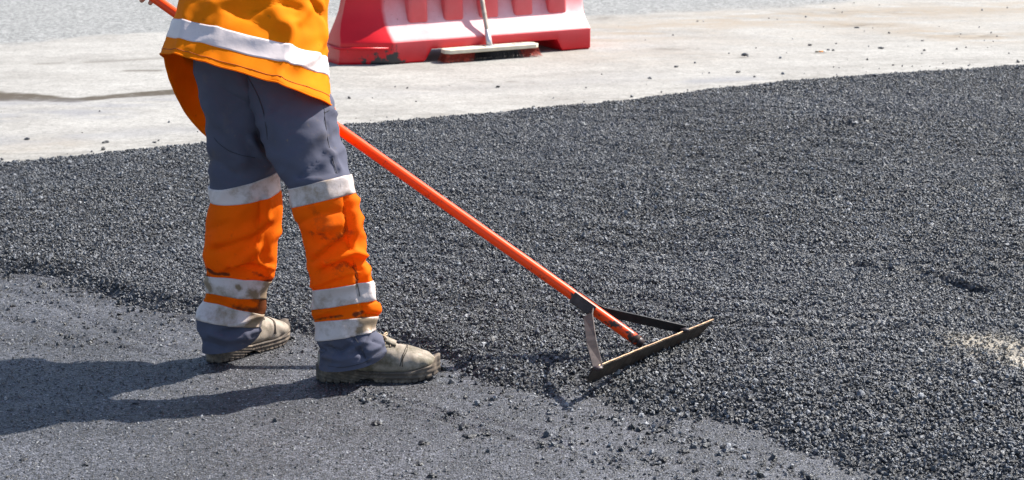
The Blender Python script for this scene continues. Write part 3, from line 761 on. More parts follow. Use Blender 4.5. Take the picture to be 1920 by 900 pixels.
md = vest.modifiers.new("thickness", 'SOLIDIFY'); md.thickness = 0.0022; md.offset = -1
v, f = V.patch(7, 8, 0.0014); o = new_mesh_obj("reflective_band", v, f, M_TAPEV); o.parent = vest
v, f = V.patch(3.2, 3.8, 0.0014); o = new_mesh_obj("reflective_band", v, f, M_TAPEV); o.parent = vest
hem = V.S[-1]; hv, hf = tube_data(list(np.vstack([hem, hem[:1]]) + V.N[-1][[*range(V.m), 0]] * 0.0), 0.0024, 6, caps=False)
o = new_mesh_obj("hem_piping", hv, hf, M_VEST); o.parent = vest
st = V.S[-4] + V.N[-4] * 0.0006
sv, sf = tube_data(list(np.vstack([st, st[:1]])), 0.0008, 5, caps=False)
o = new_mesh_obj("stitching", sv, sf, simple_mat("dark_orange_thread", (0.35, 0.07, 0.01), 0.9)); o.parent = vest

M_STITCHB = simple_mat('dark_boot_stitching', (.05, .038, .028), .9)
# ---- shoes, local frame: heel at x=0, toe along +x
def shoe(name, loc, rz, L=0.305, pitch=0.0, lace_side=1, label=None):
    root_o = empty(name, loc, 0)
    K = L / 0.305
    xs = np.array([0, .012, .04, .08, .12, .155, .19, .225, .255, .28, .297, .305])
    wd = np.array([.014, .029, .038, .037, .037, .040, .046, .051, .050, .042, .026, .008])
    tp = np.array([.070, .088, .104, .118, .120, .112, .096, .082, .073, .064, .050, .034])
    cv = np.array([0, 0, 0, -.002, -.003, -.002, .001, .004, .006, .007, .008, .008])   # sole curves inward
    X = np.linspace(0, 1, 61); X = .305 * (0.5 - 0.5 * np.cos(X * math.pi)) * 0.5 + .305 * X * 0.5
    W = np.interp(X, xs, wd); T = np.interp(X, xs, tp); Cv = np.interp(X, xs, cv)
    def smooth_(a):
        for _ in range(2): a[1:-1] = (a[:-2] + 2 * a[1:-1] + a[2:]) / 4
        return a
    W, T = smooth_(W), smooth_(T)
    toe = 0.016 * sstep(.22, .305, X) ; M = 40
    zb = 0.022 + toe
    verts = []; faces = []
    for i in range(len(X)):
        for k in range(M):
            t = 2 * math.pi * k / M; c, s_ = math.cos(t), math.sin(t)
            ex = 0.75 if s_ < 0 else (0.85 if X[i] > .2 else 1.0)
            y = W[i] * np.sign(c) * abs(c) ** ex
            hmid = zb[i] + (T[i] - zb[i]) * 0.36
            z = hmid + (T[i] - hmid) * abs(s_) ** (0.9) * (1 if s_ > 0 else 0) - (hmid - zb[i]) * abs(s_) ** 0.6 * (1 if s_ < 0 else 0)
            # leather creases where the foot bends, padded collar at the back
            r = 0
            for xc in (.172, .188, .203): r -= 0.0022 * math.exp(-((X[i] - xc - 0.006 * c) / .0035) ** 2) * max(0, s_)
            r += 0.0025 * math.exp(-((X[i] - .235) / .02) ** 2) * max(0, s_)
            r += 0.003 * float(mnoise.noise(Vector((X[i] * 40, y * 40, z * 40 + rz * 3))))
            r += 0.0045 * float(mnoise.noise(Vector((X[i] * 14 + 7, y * 18, z * 22 + rz * 5))))
            n_ = Vector((0, c, s_)) * r
            verts.append((X[i] * K, (y + Cv[i] + n_.y) * K, (z + n_.z) * K))
    for i in range(len(X) - 1):
        for k in range(M):
            k2 = (k + 1) % M; faces.append((i * M + k, (i + 1) * M + k, (i + 1) * M + k2, i * M + k2))
    faces.append(tuple(range(M))); faces.append(tuple((len(X) - 1) * M + k for k in range(M - 1, -1, -1)))
    def place(o, parent):
        o.data.transform(Matrix.Translation(Vector(loc)) @ Matrix.Rotation(rz, 4, 'Z') @ Matrix.Rotation(-pitch, 4, 'Y'))
        o.data.update(); return o
    up = new_mesh_obj(name, verts, faces, M_LEATHER); place(up, None); parent_keep(up, worker)
    # sole
    Xs = np.linspace(-0.006, .311, 130); Wn = np.interp(np.clip(Xs, 0, .305), xs, wd) + 0.0045 * np.sin(np.clip((Xs + .006) / .317, 0, 1) * math.pi) ** 0.15
    Wn[0] = .010; Wn[1] = .016; Wn[-1] = .006; Wn[-2] = .013; Wn = smooth_(Wn)
    Cs = np.interp(np.clip(Xs, 0, .305), xs, cv); tz = 0.016 * sstep(.22, .311, Xs) 
    ver = []; fac = []; prof_n = 14
    for i, x in enumerate(Xs):
        topz = 0.033 - 0.005 * sstep(.08, .14, x) + 0.002 * sstep(.2, .26, x) + 0.016 * sstep(.285, .308, x) + 0.007 * sstep(.05, .0, x)
        bot = tz[i] * 0.8 + (0.011 * math.exp(-((x - .125) / .022) ** 4))
        lug = 0.0045 if (x > .155 and (x * 1000 % 17) < 3.4) or (x < .10 and (x * 1000 % 19) < 3) else 0.0
        ring = []
        for j in range(prof_n):
            t = j / (prof_n - 1); zz = topz + tz[i] * 0.9 + (bot - topz - tz[i] * 0.9) * t
            w = Wn[i] * (1 - 0.06 * t)
            if x < .125: w += 0.0018 * math.sin((zz * 1.0 + x * 0.22) * 2 * math.pi / 0.0085)   # wavy ribs round the heel
            else: w += 0.0014 * math.sin(zz * 2 * math.pi / 0.012) 
            if 0.125 < x < 0.165: w += 0.0016 * math.sin((zz - (x - .125) * 0.9) * 2 * math.pi / 0.009)
            if t > 0.72: w -= lug
            ring.append((x * K, (Cs[i] + w) * K, zz * K))
        left = [(x * K, (Cs[i] - (p[1] / K - Cs[i])) * K, p[2]) for p in ring][::-1]
        if lug: ring[-1] = (ring[-1][0], ring[-1][1], ring[-1][2] + 0.003); left[0] = (left[0][0], left[0][1], left[0][2] + 0.003)
        ver += ring + left
    Mn = 2 * prof_n
    for i in range(len(Xs) - 1):
        for k in range(Mn):
            k2 = (k + 1) % Mn; fac.append((i * Mn + k, i * Mn + k2, (i + 1) * Mn + k2, (i + 1) * Mn + k))
    fac.append(tuple(range(Mn - 1, -1, -1))); fac.append(tuple((len(Xs) - 1) * Mn + k for k in range(Mn)))
    so_ = new_mesh_obj("sole", ver, fac, M_SOLE, smooth=True); place(so_, None); so_.parent = up
    # seams, toe-cap edge, laces
    def surf(x, t):
        i = int(np.argmin(np.abs(X - x))); k = int(round(t / (2 * math.pi) * M)) % M
        v0 = Vector(verts[i * M + k]); c0 = Vector((X[i] * K, Cv[i] * K, .05 * K)); return np.array(v0 + (v0 - c0).normalized() * 0.001)
    def smline(pp):
        pp = np.array(pp, float)
        for _ in range(3): pp[1:-1] = (pp[:-2] + 2 * pp[1:-1] + pp[2:]) / 4
        return list(pp)
    for fx in (lambda t: .212 + .014 * math.sin(t) ** 2, lambda t: .216 + .014 * math.sin(t) ** 2):
        o = new_mesh_obj("seam", *tube_data(smline([surf(fx(t), t) for t in np.linspace(0.05, math.pi - .05, 24)]), 0.0012, 5), M_STITCHB); place(o, None); o.parent = up
    for sgn in (0, 1):
        ts = lambda a: a if sgn == 0 else math.pi - a
        o = new_mesh_obj("seam", *tube_data(smline([surf(x, ts(a)) for x, a in zip(np.linspace(.20, .09, 18), np.concatenate([np.linspace(1.15, .55, 9), np.linspace(.5, .35, 9)]))]), 0.0013, 5), M_STITCHB); place(o, None); o.parent = up
    for q, x in enumerate((.145, .160, .175, .190)):
        o = new_mesh_obj("lace", *tube_data(smline([surf(x + 0.006 * math.cos(t * 2), t) + np.array([0, 0, 0.0018]) for t in np.linspace(1.0, math.pi - 1.0, 9)]), 0.0019, 6), M_LACE); place(o, None); o.parent = up
    top = surf(.165, math.pi / 2)
    for sg in (1, -1):
        loop = [top + np.array([0.0, sg * a, b]) + np.array([c, 0, 0]) for a, b, c in [(0, .003, 0), (.012, .010, .004), (.026, .010, .010), (.033, .001, .014), (.024, -.006, .012), (.010, .001, .006), (0, .004, 0)]]
        o = new_mesh_obj("lace", *tube_data(smline(loop), 0.0019, 6), M_LACE); place(o, None); o.parent = up
        tail = [top + np.array([c, sg * a, b]) for a, b, c in [(0, .003, 0), (.010, .004, -.006), (.022, -.002, -.010), (.032, -.014, -.008)]]
        o = new_mesh_obj("lace", *tube_data(smline(tail), 0.0017, 6), M_LACE); place(o, None); o.parent = up
    # tongue
    tg = []; tf = []
    for i, (x, z) in enumerate([(.20, .094), (.17, .108), (.14, .122), (.118, .134), (.108, .141)]):
        for j, yy in enumerate(np.linspace(-.020, .020, 7)):
            tg.append((x * K, yy * K, (z + .004 - 14 * yy * yy) * K))
    for i in range(4):
        for j in range(6): tf.append((i * 7 + j, i * 7 + j + 1, (i + 1) * 7 + j + 1, (i + 1) * 7 + j))
    o = new_mesh_obj("tongue", tg, tf, M_LEATHER); place(o, None); o.parent = up
    mm = o.modifiers.new("t", 'SOLIDIFY'); mm.thickness = 0.006
    bpy.data.objects.remove(root_o)
    return up
fh = gp(597, 716); shoe("shoe", (fh[0], fh[1] + 0.012, 0.006), math.radians(1), 0.305)
bh = gp(394, 683); shoe("shoe", (bh[0], bh[1] + 0.005, 0.006), math.radians(49), 0.275)

# ---- body under the clothes: one skinned surface
zr = lambda x: None
J = {}
J['pelvis'] = at(480, 20, 4.93); J['spine'] = at(490, -80, 4.95); J['chest'] = at(535, -220, 4.98); J['neck'] = at(575, -370, 5.01)
J['head0'] = at(588, -425, 5.03); J['head1'] = at(600, -500, 5.05); J['head2'] = at(602, -555, 5.05)
J['shL'] = at(440, -290, 5.10); J['elL'] = at(330, -130, 5.22); J['wrL'] = at(262, -72, 5.265)
J['shR'] = at(690, -290, 4.90); J['elR'] = at(610, -150, 5.22); J['wrR'] = at(545, 90, 5.22)
J['hipL'] = at(430, 100, 4.90); J['knL'] = at(456, 375, 4.95); J['anL'] = at(425, 620, 5.05); J['anL'] = np.array([bh[0] + .045, bh[1] + .055, .10]); J['toL'] = np.array([bh[0] + .11, bh[1] + .125, .05])
J['hipR'] = at(540, 110, 4.87); J['knR'] = at(607, 375, 4.79); J['anR'] = at(640, 640, 4.85); J['anR'] = np.array([fh[0] + .07, fh[1] + .012, .10]); J['toR'] = np.array([fh[0] + .18, fh[1] + .015, .05])
edges = []; vs = []; rad = []; idx = {}
def addv(nm, p, r):
    idx[nm] = len(vs); vs.append(tuple(p)); rad.append(r)
for nm, r in [('pelvis', .085), ('spine', .08), ('chest', .11), ('neck', .055), ('head0', .075), ('head1', .095), ('head2', .075), ('shL', .06), ('elL', .042), ('wrL', .027), ('shR', .06), ('elR', .042), ('wrR', .027),
              ('hipL', .055), ('knL', .042), ('anL', .033), ('toL', .02), ('hipR', .055), ('knR', .042), ('anR', .033), ('toR', .02)]: addv(nm, J[nm], r)
E = lambda a, b: edges.append((idx[a], idx[b]))
for a, b in [('pelvis', 'spine'), ('spine', 'chest'), ('chest', 'neck'), ('neck', 'head0'), ('head0', 'head1'), ('head1', 'head2'), ('chest', 'shL'), ('shL', 'elL'), ('elL', 'wrL'), ('chest', 'shR'), ('shR', 'elR'), ('elR', 'wrR'),
             ('pelvis', 'hipL'), ('hipL', 'knL'), ('knL', 'anL'), ('anL', 'toL'), ('pelvis', 'hipR'), ('hipR', 'knR'), ('knR', 'anR'), ('anR', 'toR')]: E(a, b)
# handle axis (needed by the hands)
HB = at(1197, 640, 4.99); HT = at(215, -56, 5.27)
ax = (HT - HB) / np.linalg.norm(HT - HB)
def on_handle(px):
    t0 = (1197 - px) / (1197 - 215.0)
    # perspective-correct parameter along the handle
    zb, zt = 4.99, 5.27; t = t0 * zb / (zt + t0 * (zb - zt)); return HB + (HT - HB) * t
HR_ = 0.0145
def hand(w, g, side, palm_dir):
    """palm from the wrist to the grip g on the handle, five fingers curled round the tube"""
    pd = np.asarray(palm_dir, float); pd = pd - ax * (pd @ ax); pd /= np.linalg.norm(pd)     # from tube towards palm
    wd_ = np.cross(ax, pd) * side                                                            # direction the fingers wrap first
    pc = g + pd * (HR_ + .014)
    addv('palm' + w, (np.asarray(J['wr' + w]) * .35 + pc * .65), .026); E('wr' + w, 'palm' + w)
    for k, (off, ln, r) in enumerate([(-.033, .90, .0085), (-.011, 1.0, .009), (.011, .97, .009), (.032, .82, .008)]):
        prev = 'palm' + w
        for q, (ang, rr) in enumerate([(25, .024), (80, .024), (140, .023), (200, .022)]):
            a = math.radians(ang * ln)
            p = g + ax * off + pd * math.cos(a) * (HR_ + rr * .55) * 1.5 + wd_ * math.sin(a) * (HR_ + rr * .55) * 1.2
            nm = f'f{w}{k}{q}'; addv(nm, p, r * (1 - .08 * q)); E(prev, nm); prev = nm
    prev = 'palm' + w
    for q, (o_, ang, r) in enumerate([(.045, -20, .012), (.052, -70, .0105), (.050, -130, .009)]):
        a = math.radians(ang); p = g - ax * o_ * -1.0 + pd * math.cos(a) * (HR_ + .012) + wd_ * math.sin(a) * (HR_ + .012)
        nm = f't{w}{q}'; addv(nm, p, r); E(prev, nm); prev = nm
hand('L', on_handle(264), 1, (-0.25, -0.35, 0.9)); hand('R', on_handle(560), 1, (0.3, -0.4, 0.8))
me = bpy.data.meshes.new("body"); me.from_pydata(vs, edges, []); me.update(); me.materials.append(M_SKIN)
body = bpy.data.objects.new("body", me); COL.objects.link(body)
sk = body.modifiers.new("skin", 'SKIN'); sk.use_smooth_shade = True
for i, r in enumerate(rad):
    me.skin_vertices[0].data[i].radius = (r, r)
me.skin_vertices[0].data[0].use_root = True
ss = body.modifiers.new("sub", 'SUBSURF'); ss.levels = 2; ss.render_levels = 2
parent_keep(body, worker)
# head details, sleeves, helmet
hd = (np.array(J['head0']) + np.array(J['head1'])) / 2; fdir = np.array([.72, .62, -.30]); fdir /= np.linalg.norm(fdir); ldir = np.cross([0, 0, 1.0], fdir); ldir /= np.linalg.norm(ldir); udir = np.cross(fdir, ldir)
def blob(name, c, r3, mat, parent, rot=None):
    bm = bmesh.new(); bmesh.ops.create_uvsphere(bm, u_segments=24, v_segments=14, radius=1)
    R = Matrix(((*fdir,), (*ldir,), (*udir,))).transposed()
    for v_ in bm.verts: v_.co = R @ Vector((v_.co.x * r3[0], v_.co.y * r3[1], v_.co.z * r3[2])) + Vector(c)
    o = bm_obj(name, bm, mat, None, True); parent_keep(o, parent); return o
for s_ in (1, -1):
    blob("eye", hd + fdir * .088 + ldir * .032 * s_ + udir * .012, (.012, .013, .012), simple_mat("eye_white", (.7, .7, .68), .2), worker)
    blob("ear", hd + ldir * .092 * s_ - udir * .005, (.018, .008, .032), M_SKIN, worker)
blob("nose", hd + fdir * .105 - udir * .015, (.018, .014, .026), M_SKIN, worker)
blob("mouth", hd + fdir * .092 - udir * .055, (.008, .024, .006), simple_mat("lips", (.38, .14, .11), .5), worker)
blob("hair", hd - fdir * .015 + udir * .035, (.098, .094, .085), M_HAIR, worker)
def helmet():
    bm = bmesh.new(); bmesh.ops.create_uvsphere(bm, u_segments=40, v_segments=24, radius=1)
    bmesh.ops.delete(bm, geom=[v_ for v_ in bm.verts if v_.co.z < -0.02], context='VERTS')
    R = Matrix(((*fdir,), (*ldir,), (*udir,))).transposed(); c = Vector(hd + udir * .045)
    for v_ in bm.verts:
        x, y, z = v_.co; e_ = max(0, .12 - z) / .12
        v_.co = R @ Vector((x * (.135 + .03 * e_ * (1.6 if x > 0 else .6)), y * (.112 + .012 * e_), z * .125 + .006 * math.exp(-(y / .12) ** 2))) + c
    o = bm_obj("helmet", bm, M_HELMET, None, True); parent_keep(o, worker); m_ = o.modifiers.new("t", 'SOLIDIFY'); m_.thickness = .003
helmet()
for a, b, c in (('shL', 'elL', 'wrL'), ('shR', 'elR', 'wrR')):
    pa, pb, pc = map(np.array, (J[a], J[b], J[c])); pts = [pa + (pa - pb) * .1] + [pa + (pb - pa) * t for t in (.15, .35, .55, .75, .92)] + [pb + (pc - pb) * t for t in (.1, .3, .5, .7, .88)]
    rr = [.07, .075, .068, .064, .062, .062, .060, .056, .052, .048, .045]
    vv, ff = tube_data(pts, rr, 28); vv = [np.array(p) + np.array([1, 1, 0]) * 0.004 * float(mnoise.noise(Vector(p) * 22)) for p in vv]
    o = new_mesh_obj("sleeve", vv, ff, M_SLEEVE); parent_keep(o, worker)
nk = at(577, -375, 5.01); vv, ff = tube_data([nk + np.array([-.02, 0, -.05]), nk, nk + np.array([.01, 0, .03])], [.10, .075, .07], 24); parent_keep(new_mesh_obj("collar", vv, ff, M_SLEEVE), worker)

# ================================================================== RAKE
rp = gp(1215, 680, 0.03); rake = empty("asphalt_rake", (rp[0], rp[1], 0.03))
tag(rake, "asphalt rake with long orange handle and rusty steel blade held by the worker", "rake")
hp = [HB + (HT - HB) * t for t in np.linspace(0, 1, 60)]
v, f = tube_data(hp, [HR_ * (1.0 - 0.10 * sstep(.5, .9, t)) for t in np.linspace(0, 1, 60)], 20)
handle = new_mesh_obj("handle", v, f, M_HANDLE)
a_ = handle.data.attributes.new("wear", 'FLOAT', 'POINT')
tt = np.repeat(np.linspace(0, 1, 60), 20); wv = sstep(.10, .0, tt) * .55 + .25 * np.exp(-((tt - .11) / .02) ** 2) + 0.02 * sstep(.3, .1, tt)
a_.data.foreach_set("value", wv.astype(np.float32)); parent_keep(handle, rake)
tube("end_plug", [HB - ax * .014, HB + ax * .012], [HR_ * .8, HR_ * 1.04], M_TARNISH, rake, 18)
# blade: thin tilted plate, hung from its two bars
bl_t = at(1113, 690, 4.70); br_t = at(1337, 600, 5.20)
bl_b = at(1100, 719, 4.755); br_b = at(1320, 628, 5.215)
nb = 80; vv = []; ff = []
th = np.cross(br_t - bl_t, bl_b - bl_t); th = th / np.linalg.norm(th) * 0.0022
r2 = np.random.default_rng(3)
for i in range(nb + 1):
    t = i / nb; top = bl_t + (br_t - bl_t) * t; bot = bl_b + (br_b - bl_b) * t
    tip = min(1, (1 - t) / .06); bot = top + (bot - top) * (0.25 + .75 * tip if t > .9 else 1) + np.array([0, 0, 1]) * (0.004 * (vnoise(t * 40, 0, 5) - .5) + (0.0012 * r2.random()))
    top = top + np.array([0, 0, 1]) * 0.0015 * (vnoise(t * 25, 3, 6) - .5)
    mid = (top + bot) / 2 + th * 1.2
    vv += [top + th, top - th, mid - th, bot - th * .5, bot + th * .5, mid + th]
for i in range(nb):
    for k in range(6):
        k2 = (k + 1) % 6; ff.append((i * 6 + k, i * 6 + k2, (i + 1) * 6 + k2, (i + 1) * 6 + k))
ff += [(5, 4, 3, 2, 1, 0), tuple(nb * 6 + k for k in range(6))]
blade = new_mesh_obj("blade", vv, ff, M_RUST, smooth=False); parent_keep(blade, rake)
zz_ = np.array([0, 0, .0012])
v, f = tube_data([bl_t + (br_t - bl_t) * t + zz_ + np.array([0, 0, 1]) * 0.0015 * (vnoise(t * 25, 3, 6) - .5) for t in np.linspace(.03, 1, 60)], [.0022 + .0006 * vnoise(t * 60, 1, 8) for t in range(60)], 6)
o = new_mesh_obj("scraped_edge", v, f, M_EDGE); o.parent = blade
def bar(name, pts, w, t, mat, wdir):
    """flat steel bar through points; width along wdir"""
    bm = bmesh.new(); rows = []
    for i, p in enumerate(pts):
        d = pts[min(i + 1, len(pts) - 1)] - pts[max(i - 1, 0)]; d = d / np.linalg.norm(d)
        wv_ = np.array(wdir[i] if isinstance(wdir, list) else wdir, float); wv_ = wv_ - d * (wv_ @ d); wv_ /= np.linalg.norm(wv_); tv = np.cross(d, wv_)
        rows.append([bm.verts.new(p + wv_ * w / 2 * a + tv * t / 2 * b) for a, b in ((1, 1), (1, -1), (-1, -1), (-1, 1))])
    for a, b in zip(rows[:-1], rows[1:]):
        for k in range(4): bm.faces.new((a[k], a[(k + 1) % 4], b[(k + 1) % 4], b[k]))
    bm.faces.new(rows[0][::-1]); bm.faces.new(rows[-1]); bmesh.ops.recalc_face_normals(bm, faces=bm.faces)
    o = bm_obj(name, bm, mat); parent_keep(o, rake); bevel(o, .0008, 1); return o
for q_, p_ in enumerate((at(1121, 690, 4.70), at(1284, 619, 5.07))):
    bmw = bmesh.new(); bmesh.ops.create_icosphere(bmw, subdivisions=2, radius=1)
    for v_ in bmw.verts: v_.co = Vector((v_.co.x * .013, v_.co.y * .010, v_.co.z * .007)) * (1 + .35 * mnoise.noise(v_.co * 2.3 + Vector((q_, 0, 0)))) + Vector(p_)
    ow = bm_obj("weld", bmw, M_TARNISH, None, True); parent_keep(ow, rake)
nearv = np.array([0, -1.0, 0]); up_ = np.cross(ax, nearv); up_ = up_ if up_[2] > 0 else -up_; up_ /= np.linalg.norm(up_)
side_ = np.cross(up_, ax); side_ = side_ if side_[1] < 0 else -side_
j0 = on_handle(1078); j1 = on_handle(1112)
q = side_ * (HR_ + .003)
bar("brace", [j0 + q - up_ * .004, j1 + q - up_ * .004, at(1103, 592, 4.93), at(1109, 640, 4.82), at(1121, 689, 4.715)], .026, .005, M_STRUT,
    [up_, up_, (np.array([.9, -.3, .45])), np.array([.95, -.2, .2]), np.array([1, .2, .0])])
bar("brace", [j0 - q + up_ * .002, j1 - q + up_ * .002, at(1132, 584, 5.08), at(1285, 618, 5.085)], .026, .005, M_STRUTD, [up_, up_, up_ + np.array([0, -.2, 0]), np.array([0, -.3, 1.])])
bar("clamp_plate", [on_handle(1076) + q * 1.25, on_handle(1116) + q * 1.25], .030, .003, M_TARNISH, up_)

# ================================================================== BARRIER
def zmat_red():
    m, n, l, b = mat_new("glare_tinted_red_plastic"); co = objco(n)
    f = noise(n, l, co, 3.5, 6, .6)
    c = ramp(n, l, f, [(.32, (.50, .002, .008)), (.6, (.60, .006, .014)), (.8, (.64, .04, .05))])
    bl = attr(n, "glare_tint"); bl = math_n(n, l, 'MULTIPLY', bl, ramp(n, l, noise(n, l, co, 6, 6, .65), [(.25, .55), (.65, 1.0)]))
    c = mix(n, l, bl, c, (.80, .50, .51))  # pale pink colour stands in for sun glare on the slope
    sc = attr(n, "scuff"); f2 = noise(n, l, co, 22, 6, .65)
    sm = ramp(n, l, math_n(n, l, 'ADD', math_n(n, l, 'MULTIPLY', sc, .5), f2), [(.84, 0.), (.90, 1.)])
    c = mix(n, l, sm, c, (.03, .028, .03))
    spk = ramp(n, l, noise(n, l, co, 60, 3, .6), [(.70, 0.), (.74, .8)]); c = mix(n, l, spk, c, (.18, .03, .03))
    l.new(c, b.inputs['Base Color']); b.inputs['Roughness'].default_value = .34; b.inputs['Specular IOR Level'].default_value = .4
    bump(n, l, f2, b, .15, .003); return m
M_RED = zmat_red()
a0 = gp(735, 122, -.012); a1 = gp(1107, 92, -.012)
bang = math.atan2(a1[1] - a0[1], a1[0] - a0[0]); BL = float(np.hypot(*(a1 - a0)[:2]))
bar_root = empty("road_barrier", (a0[0], a0[1], -0.011), bang)
tag(bar_root, "red plastic road barrier with glare-painted sloping side standing on pale pavement", "road barrier")
def build_barrier():
    # half profile: (inset from the front foot line, height)
    prof = [(0.012, 0.0), (0.0, 0.012), (0.0, 0.115), (0.012, 0.128), (0.06, 0.165), (0.105, 0.215), (0.130, 0.27), (0.142, 0.34), (0.150, 0.50), (0.155, 0.76), (0.165, 0.79)]
    D = 0.42; n = 96
    xs_ = np.linspace(0, BL, n); bm = bmesh.new(); rows = []
    full = prof + [(D - a, z) for a, z in prof[::-1]]
    for x in xs_:
        row = []
        for a, z in full:
            # ends lean inwards with height, and the foot is rounded in plan
            e = min(x, BL - x); t = x / BL
            lean = 0.0
            xx = x + .03 * sstep(.12, .36, z) * t
            row.append(bm.verts.new((xx, a, z)))
        rows.append(row)
    for i in range(n - 1):
        for k in range(len(full) - 1): bm.faces.new((rows[i][k], rows[i + 1][k], rows[i + 1][k + 1], rows[i][k + 1]))
        bm.faces.new((rows[i][-1], rows[i + 1][-1], rows[i + 1][0], rows[i][0]))
    # pointed left end (its foot sticks out into a tongue), flat right end
    mid = []
    for a, z in full:
        s_ = 0.0
    tongue = []
    for k, (a, z) in enumerate(full):
        fr_ = min(a, D - a) / (D / 2)
        ext = 0.262 if z <= .10 else (0.25 - 0.06 * sstep(.10, .36, z))
        tongue.append(bm.verts.new((-ext + 0.01, D / 2 + (a - D / 2) * .42, z)))
    for k in range(len(full) - 1): bm.faces.new((tongue[k], rows[0][k], rows[0][k + 1], tongue[k + 1]))
    bm.faces.new((tongue[-1], rows[0][-1], rows[0][0], tongue[0]))
    bm.faces.new(tongue[::-1]); bm.faces.new(rows[-1])
    bmesh.ops.recalc_face_normals(bm, faces=bm.faces)
    o = bm_obj("body", bm, M_RED); 
    # forklift recess cut through the foot
    bm2 = bmesh.new(); pts = [(.16, -.1, -.05), (BL - .15, -.1, -.05), (BL - .215, -.1, .068), (.235, -.1, .068)]
    A_ = [bm2.verts.new(p) for p in pts]; B_ = [bm2.verts.new((p[0], D + .1, p[2])) for p in pts]
    bm2.faces.new(A_); bm2.faces.new(B_[::-1])
    for k in range(4): bm2.faces.new((A_[k], B_[k], B_[(k + 1) % 4], A_[(k + 1) % 4]))
    bmesh.ops.recalc_face_normals(bm2, faces=bm2.faces)
    cut = bm_obj("cutter", bm2); mb = o.modifiers.new("b", 'BOOLEAN'); mb.object = cut; mb.operation = 'DIFFERENCE'; mb.solver = 'EXACT'
    bv = o.modifiers.new("bev", 'BEVEL'); bv.width = .007; bv.segments = 3; bv.limit_method = 'ANGLE'; bv.angle_limit = math.radians(28)
    dg = bpy.context.evaluated_depsgraph_get(); me2 = bpy.data.meshes.new_from_object(o.evaluated_get(dg)); o.modifiers.clear(); o.data = me2; bpy.data.objects.remove(cut)
    me2.shade_smooth()
    try: me2.set_sharp_from_angle(angle=math.radians(32))
    except Exception: pass
    nv = len(me2.vertices); co_ = np.zeros(nv * 3, np.float32); me2.vertices.foreach_get("co", co_); co_ = co_.reshape(-1, 3)
    z = co_[:, 2]; x = co_[:, 0]; y = co_[:, 1]
    glare = sstep(.105, .135, z) * sstep(.42, .20, z) * (y < .2) * sstep(.0, .03, x) * .9  # sun glare painted pale onto the front slope
    scf = np.exp(-((x - .0) / .07) ** 2) * sstep(.20, .05, z) * .9 + .25 * sstep(.1, .0, z)
    for nm, vv_ in (("glare_tint", glare), ("scuff", scf)):
        a = me2.attributes.new(nm, 'FLOAT', 'POINT'); a.data.foreach_set("value", vv_.astype(np.float32))
    o.parent = bar_root
    # ribs that stand out of the slope with upright faces
    for i in range(5):
        x0 = .145 + i * .215; w = .118; bm3 = bmesh.new()
        pr = [(.088, .195), (.088, .60), (.20, .62), (.20, .195)]
        L_ = [bm3.verts.new((x0 + (0.012 if k in (1,) else 0), a, zc)) for k, (a, zc) in enumerate(pr)]; R_ = [bm3.verts.new((x0 + w - (0.012 if k in (1,) else 0), a, zc)) for k, (a, zc) in enumerate(pr)]
        bm3.faces.new(L_); bm3.faces.new(R_[::-1])
        for k in range(4): bm3.faces.new((L_[k], R_[k], R_[(k + 1) % 4], L_[(k + 1) % 4]))
        bmesh.ops.recalc_face_normals(bm3, faces=bm3.faces)
        r_ = bm_obj("rib", bm3, M_RED); ra = r_.data.attributes.new('glare_tint', 'FLOAT', 'POINT'); ra.data.foreach_set('value', [.22] * len(r_.data.vertices)); r_.parent = bar_root; bevel(r_, .018, 4); r_.data.shade_smooth()  # ribs take a weak even coat of the painted glare colour
        rb = r_.copy(); COL.objects.link(rb); rb.parent = bar_root; rb.matrix_basis = Matrix.Translation((2 * x0 + w, D, 0)) @ Matrix.Rotation(math.pi, 4, 'Z')
    # faded strip running down the profile, proud of the skin by 1.5 mm
    sp = [(a, z_) for a, z_ in prof[1:9]]; vv2 = []; ff2 = []
    for k, (a, z_) in enumerate(sp):
        lean = 0.10 * sstep(.12, .36, z_)
        for xx in (.072, .132): vv2.append((xx + lean * (1 - 2 * xx / BL), a - .002, z_ + .002))
    for k in range(len(sp) - 1): ff2.append((2 * k, 2 * k + 1, 2 * k + 3, 2 * k + 2))
    #s2 = new_mesh_obj("tape_strip", vv2, ff2, simple_mat("faded_mauve_tape", (.50, .09, .14), .75, 0, 12, .2, 80, .2, .001, .2), smooth=True); s2.parent = bar_root
    #m_ = s2.modifiers.new("t", 'SOLIDIFY'); m_.thickness = .0014; m_.offset = -1
    # ledge round the tongue's foot
    lv = []; 
    for (x, y) in [(-.02, -.004), (-.247, D / 2 - D * .21 - .006), (-.256, D / 2), (-.247, D / 2 + D * .21 + .012), (-.02, D + .004)]: lv.append(np.array([x, y, .088]))
    ledge = new_mesh_obj("ledge", *tube_data(lv, .007, 8), M_RED); ledge.parent = bar_root
    for k, (a, z) in enumerate([(0.0, .16), (0, .30)]):
        pass
build_barrier()

# ================================================================== BROOM
b0 = gp(833, 117, -.012); b1 = gp(1003, 104, -.012)
bd = (b1 - b0); BW = float(np.hypot(bd[0], bd[1])); bz = math.atan2(bd[1], bd[0])
broom = empty("push_broom", (b0[0], b0[1], -0.012), bz)
tag(broom, "push broom with wooden head and red bristles leaning against the red barrier", "broom")
M_WOOD = simple_mat("bleached_wood", (.66, .58, .44), .65, 0, 18, .15, 140, .3)
M_POLE = simple_mat("weathered_pole", (.36, .30, .25), .7, 0, 24, .25, 160, .3)
bm = bmesh.new(); hw = .046
out_ = [(-.008, -hw + .022), (.014, -hw), (BW - .014, -hw), (BW + .008, -hw + .022), (BW + .008, hw - .022), (BW - .014, hw), (.014, hw), (-.008, hw - .022)]
tb = [bm.verts.new((x, y, .048)) for x, y in out_]; tp_ = [bm.verts.new((x, y, .070)) for x, y in out_]
bm.faces.new(tb[::-1]); bm.faces.new(tp_)
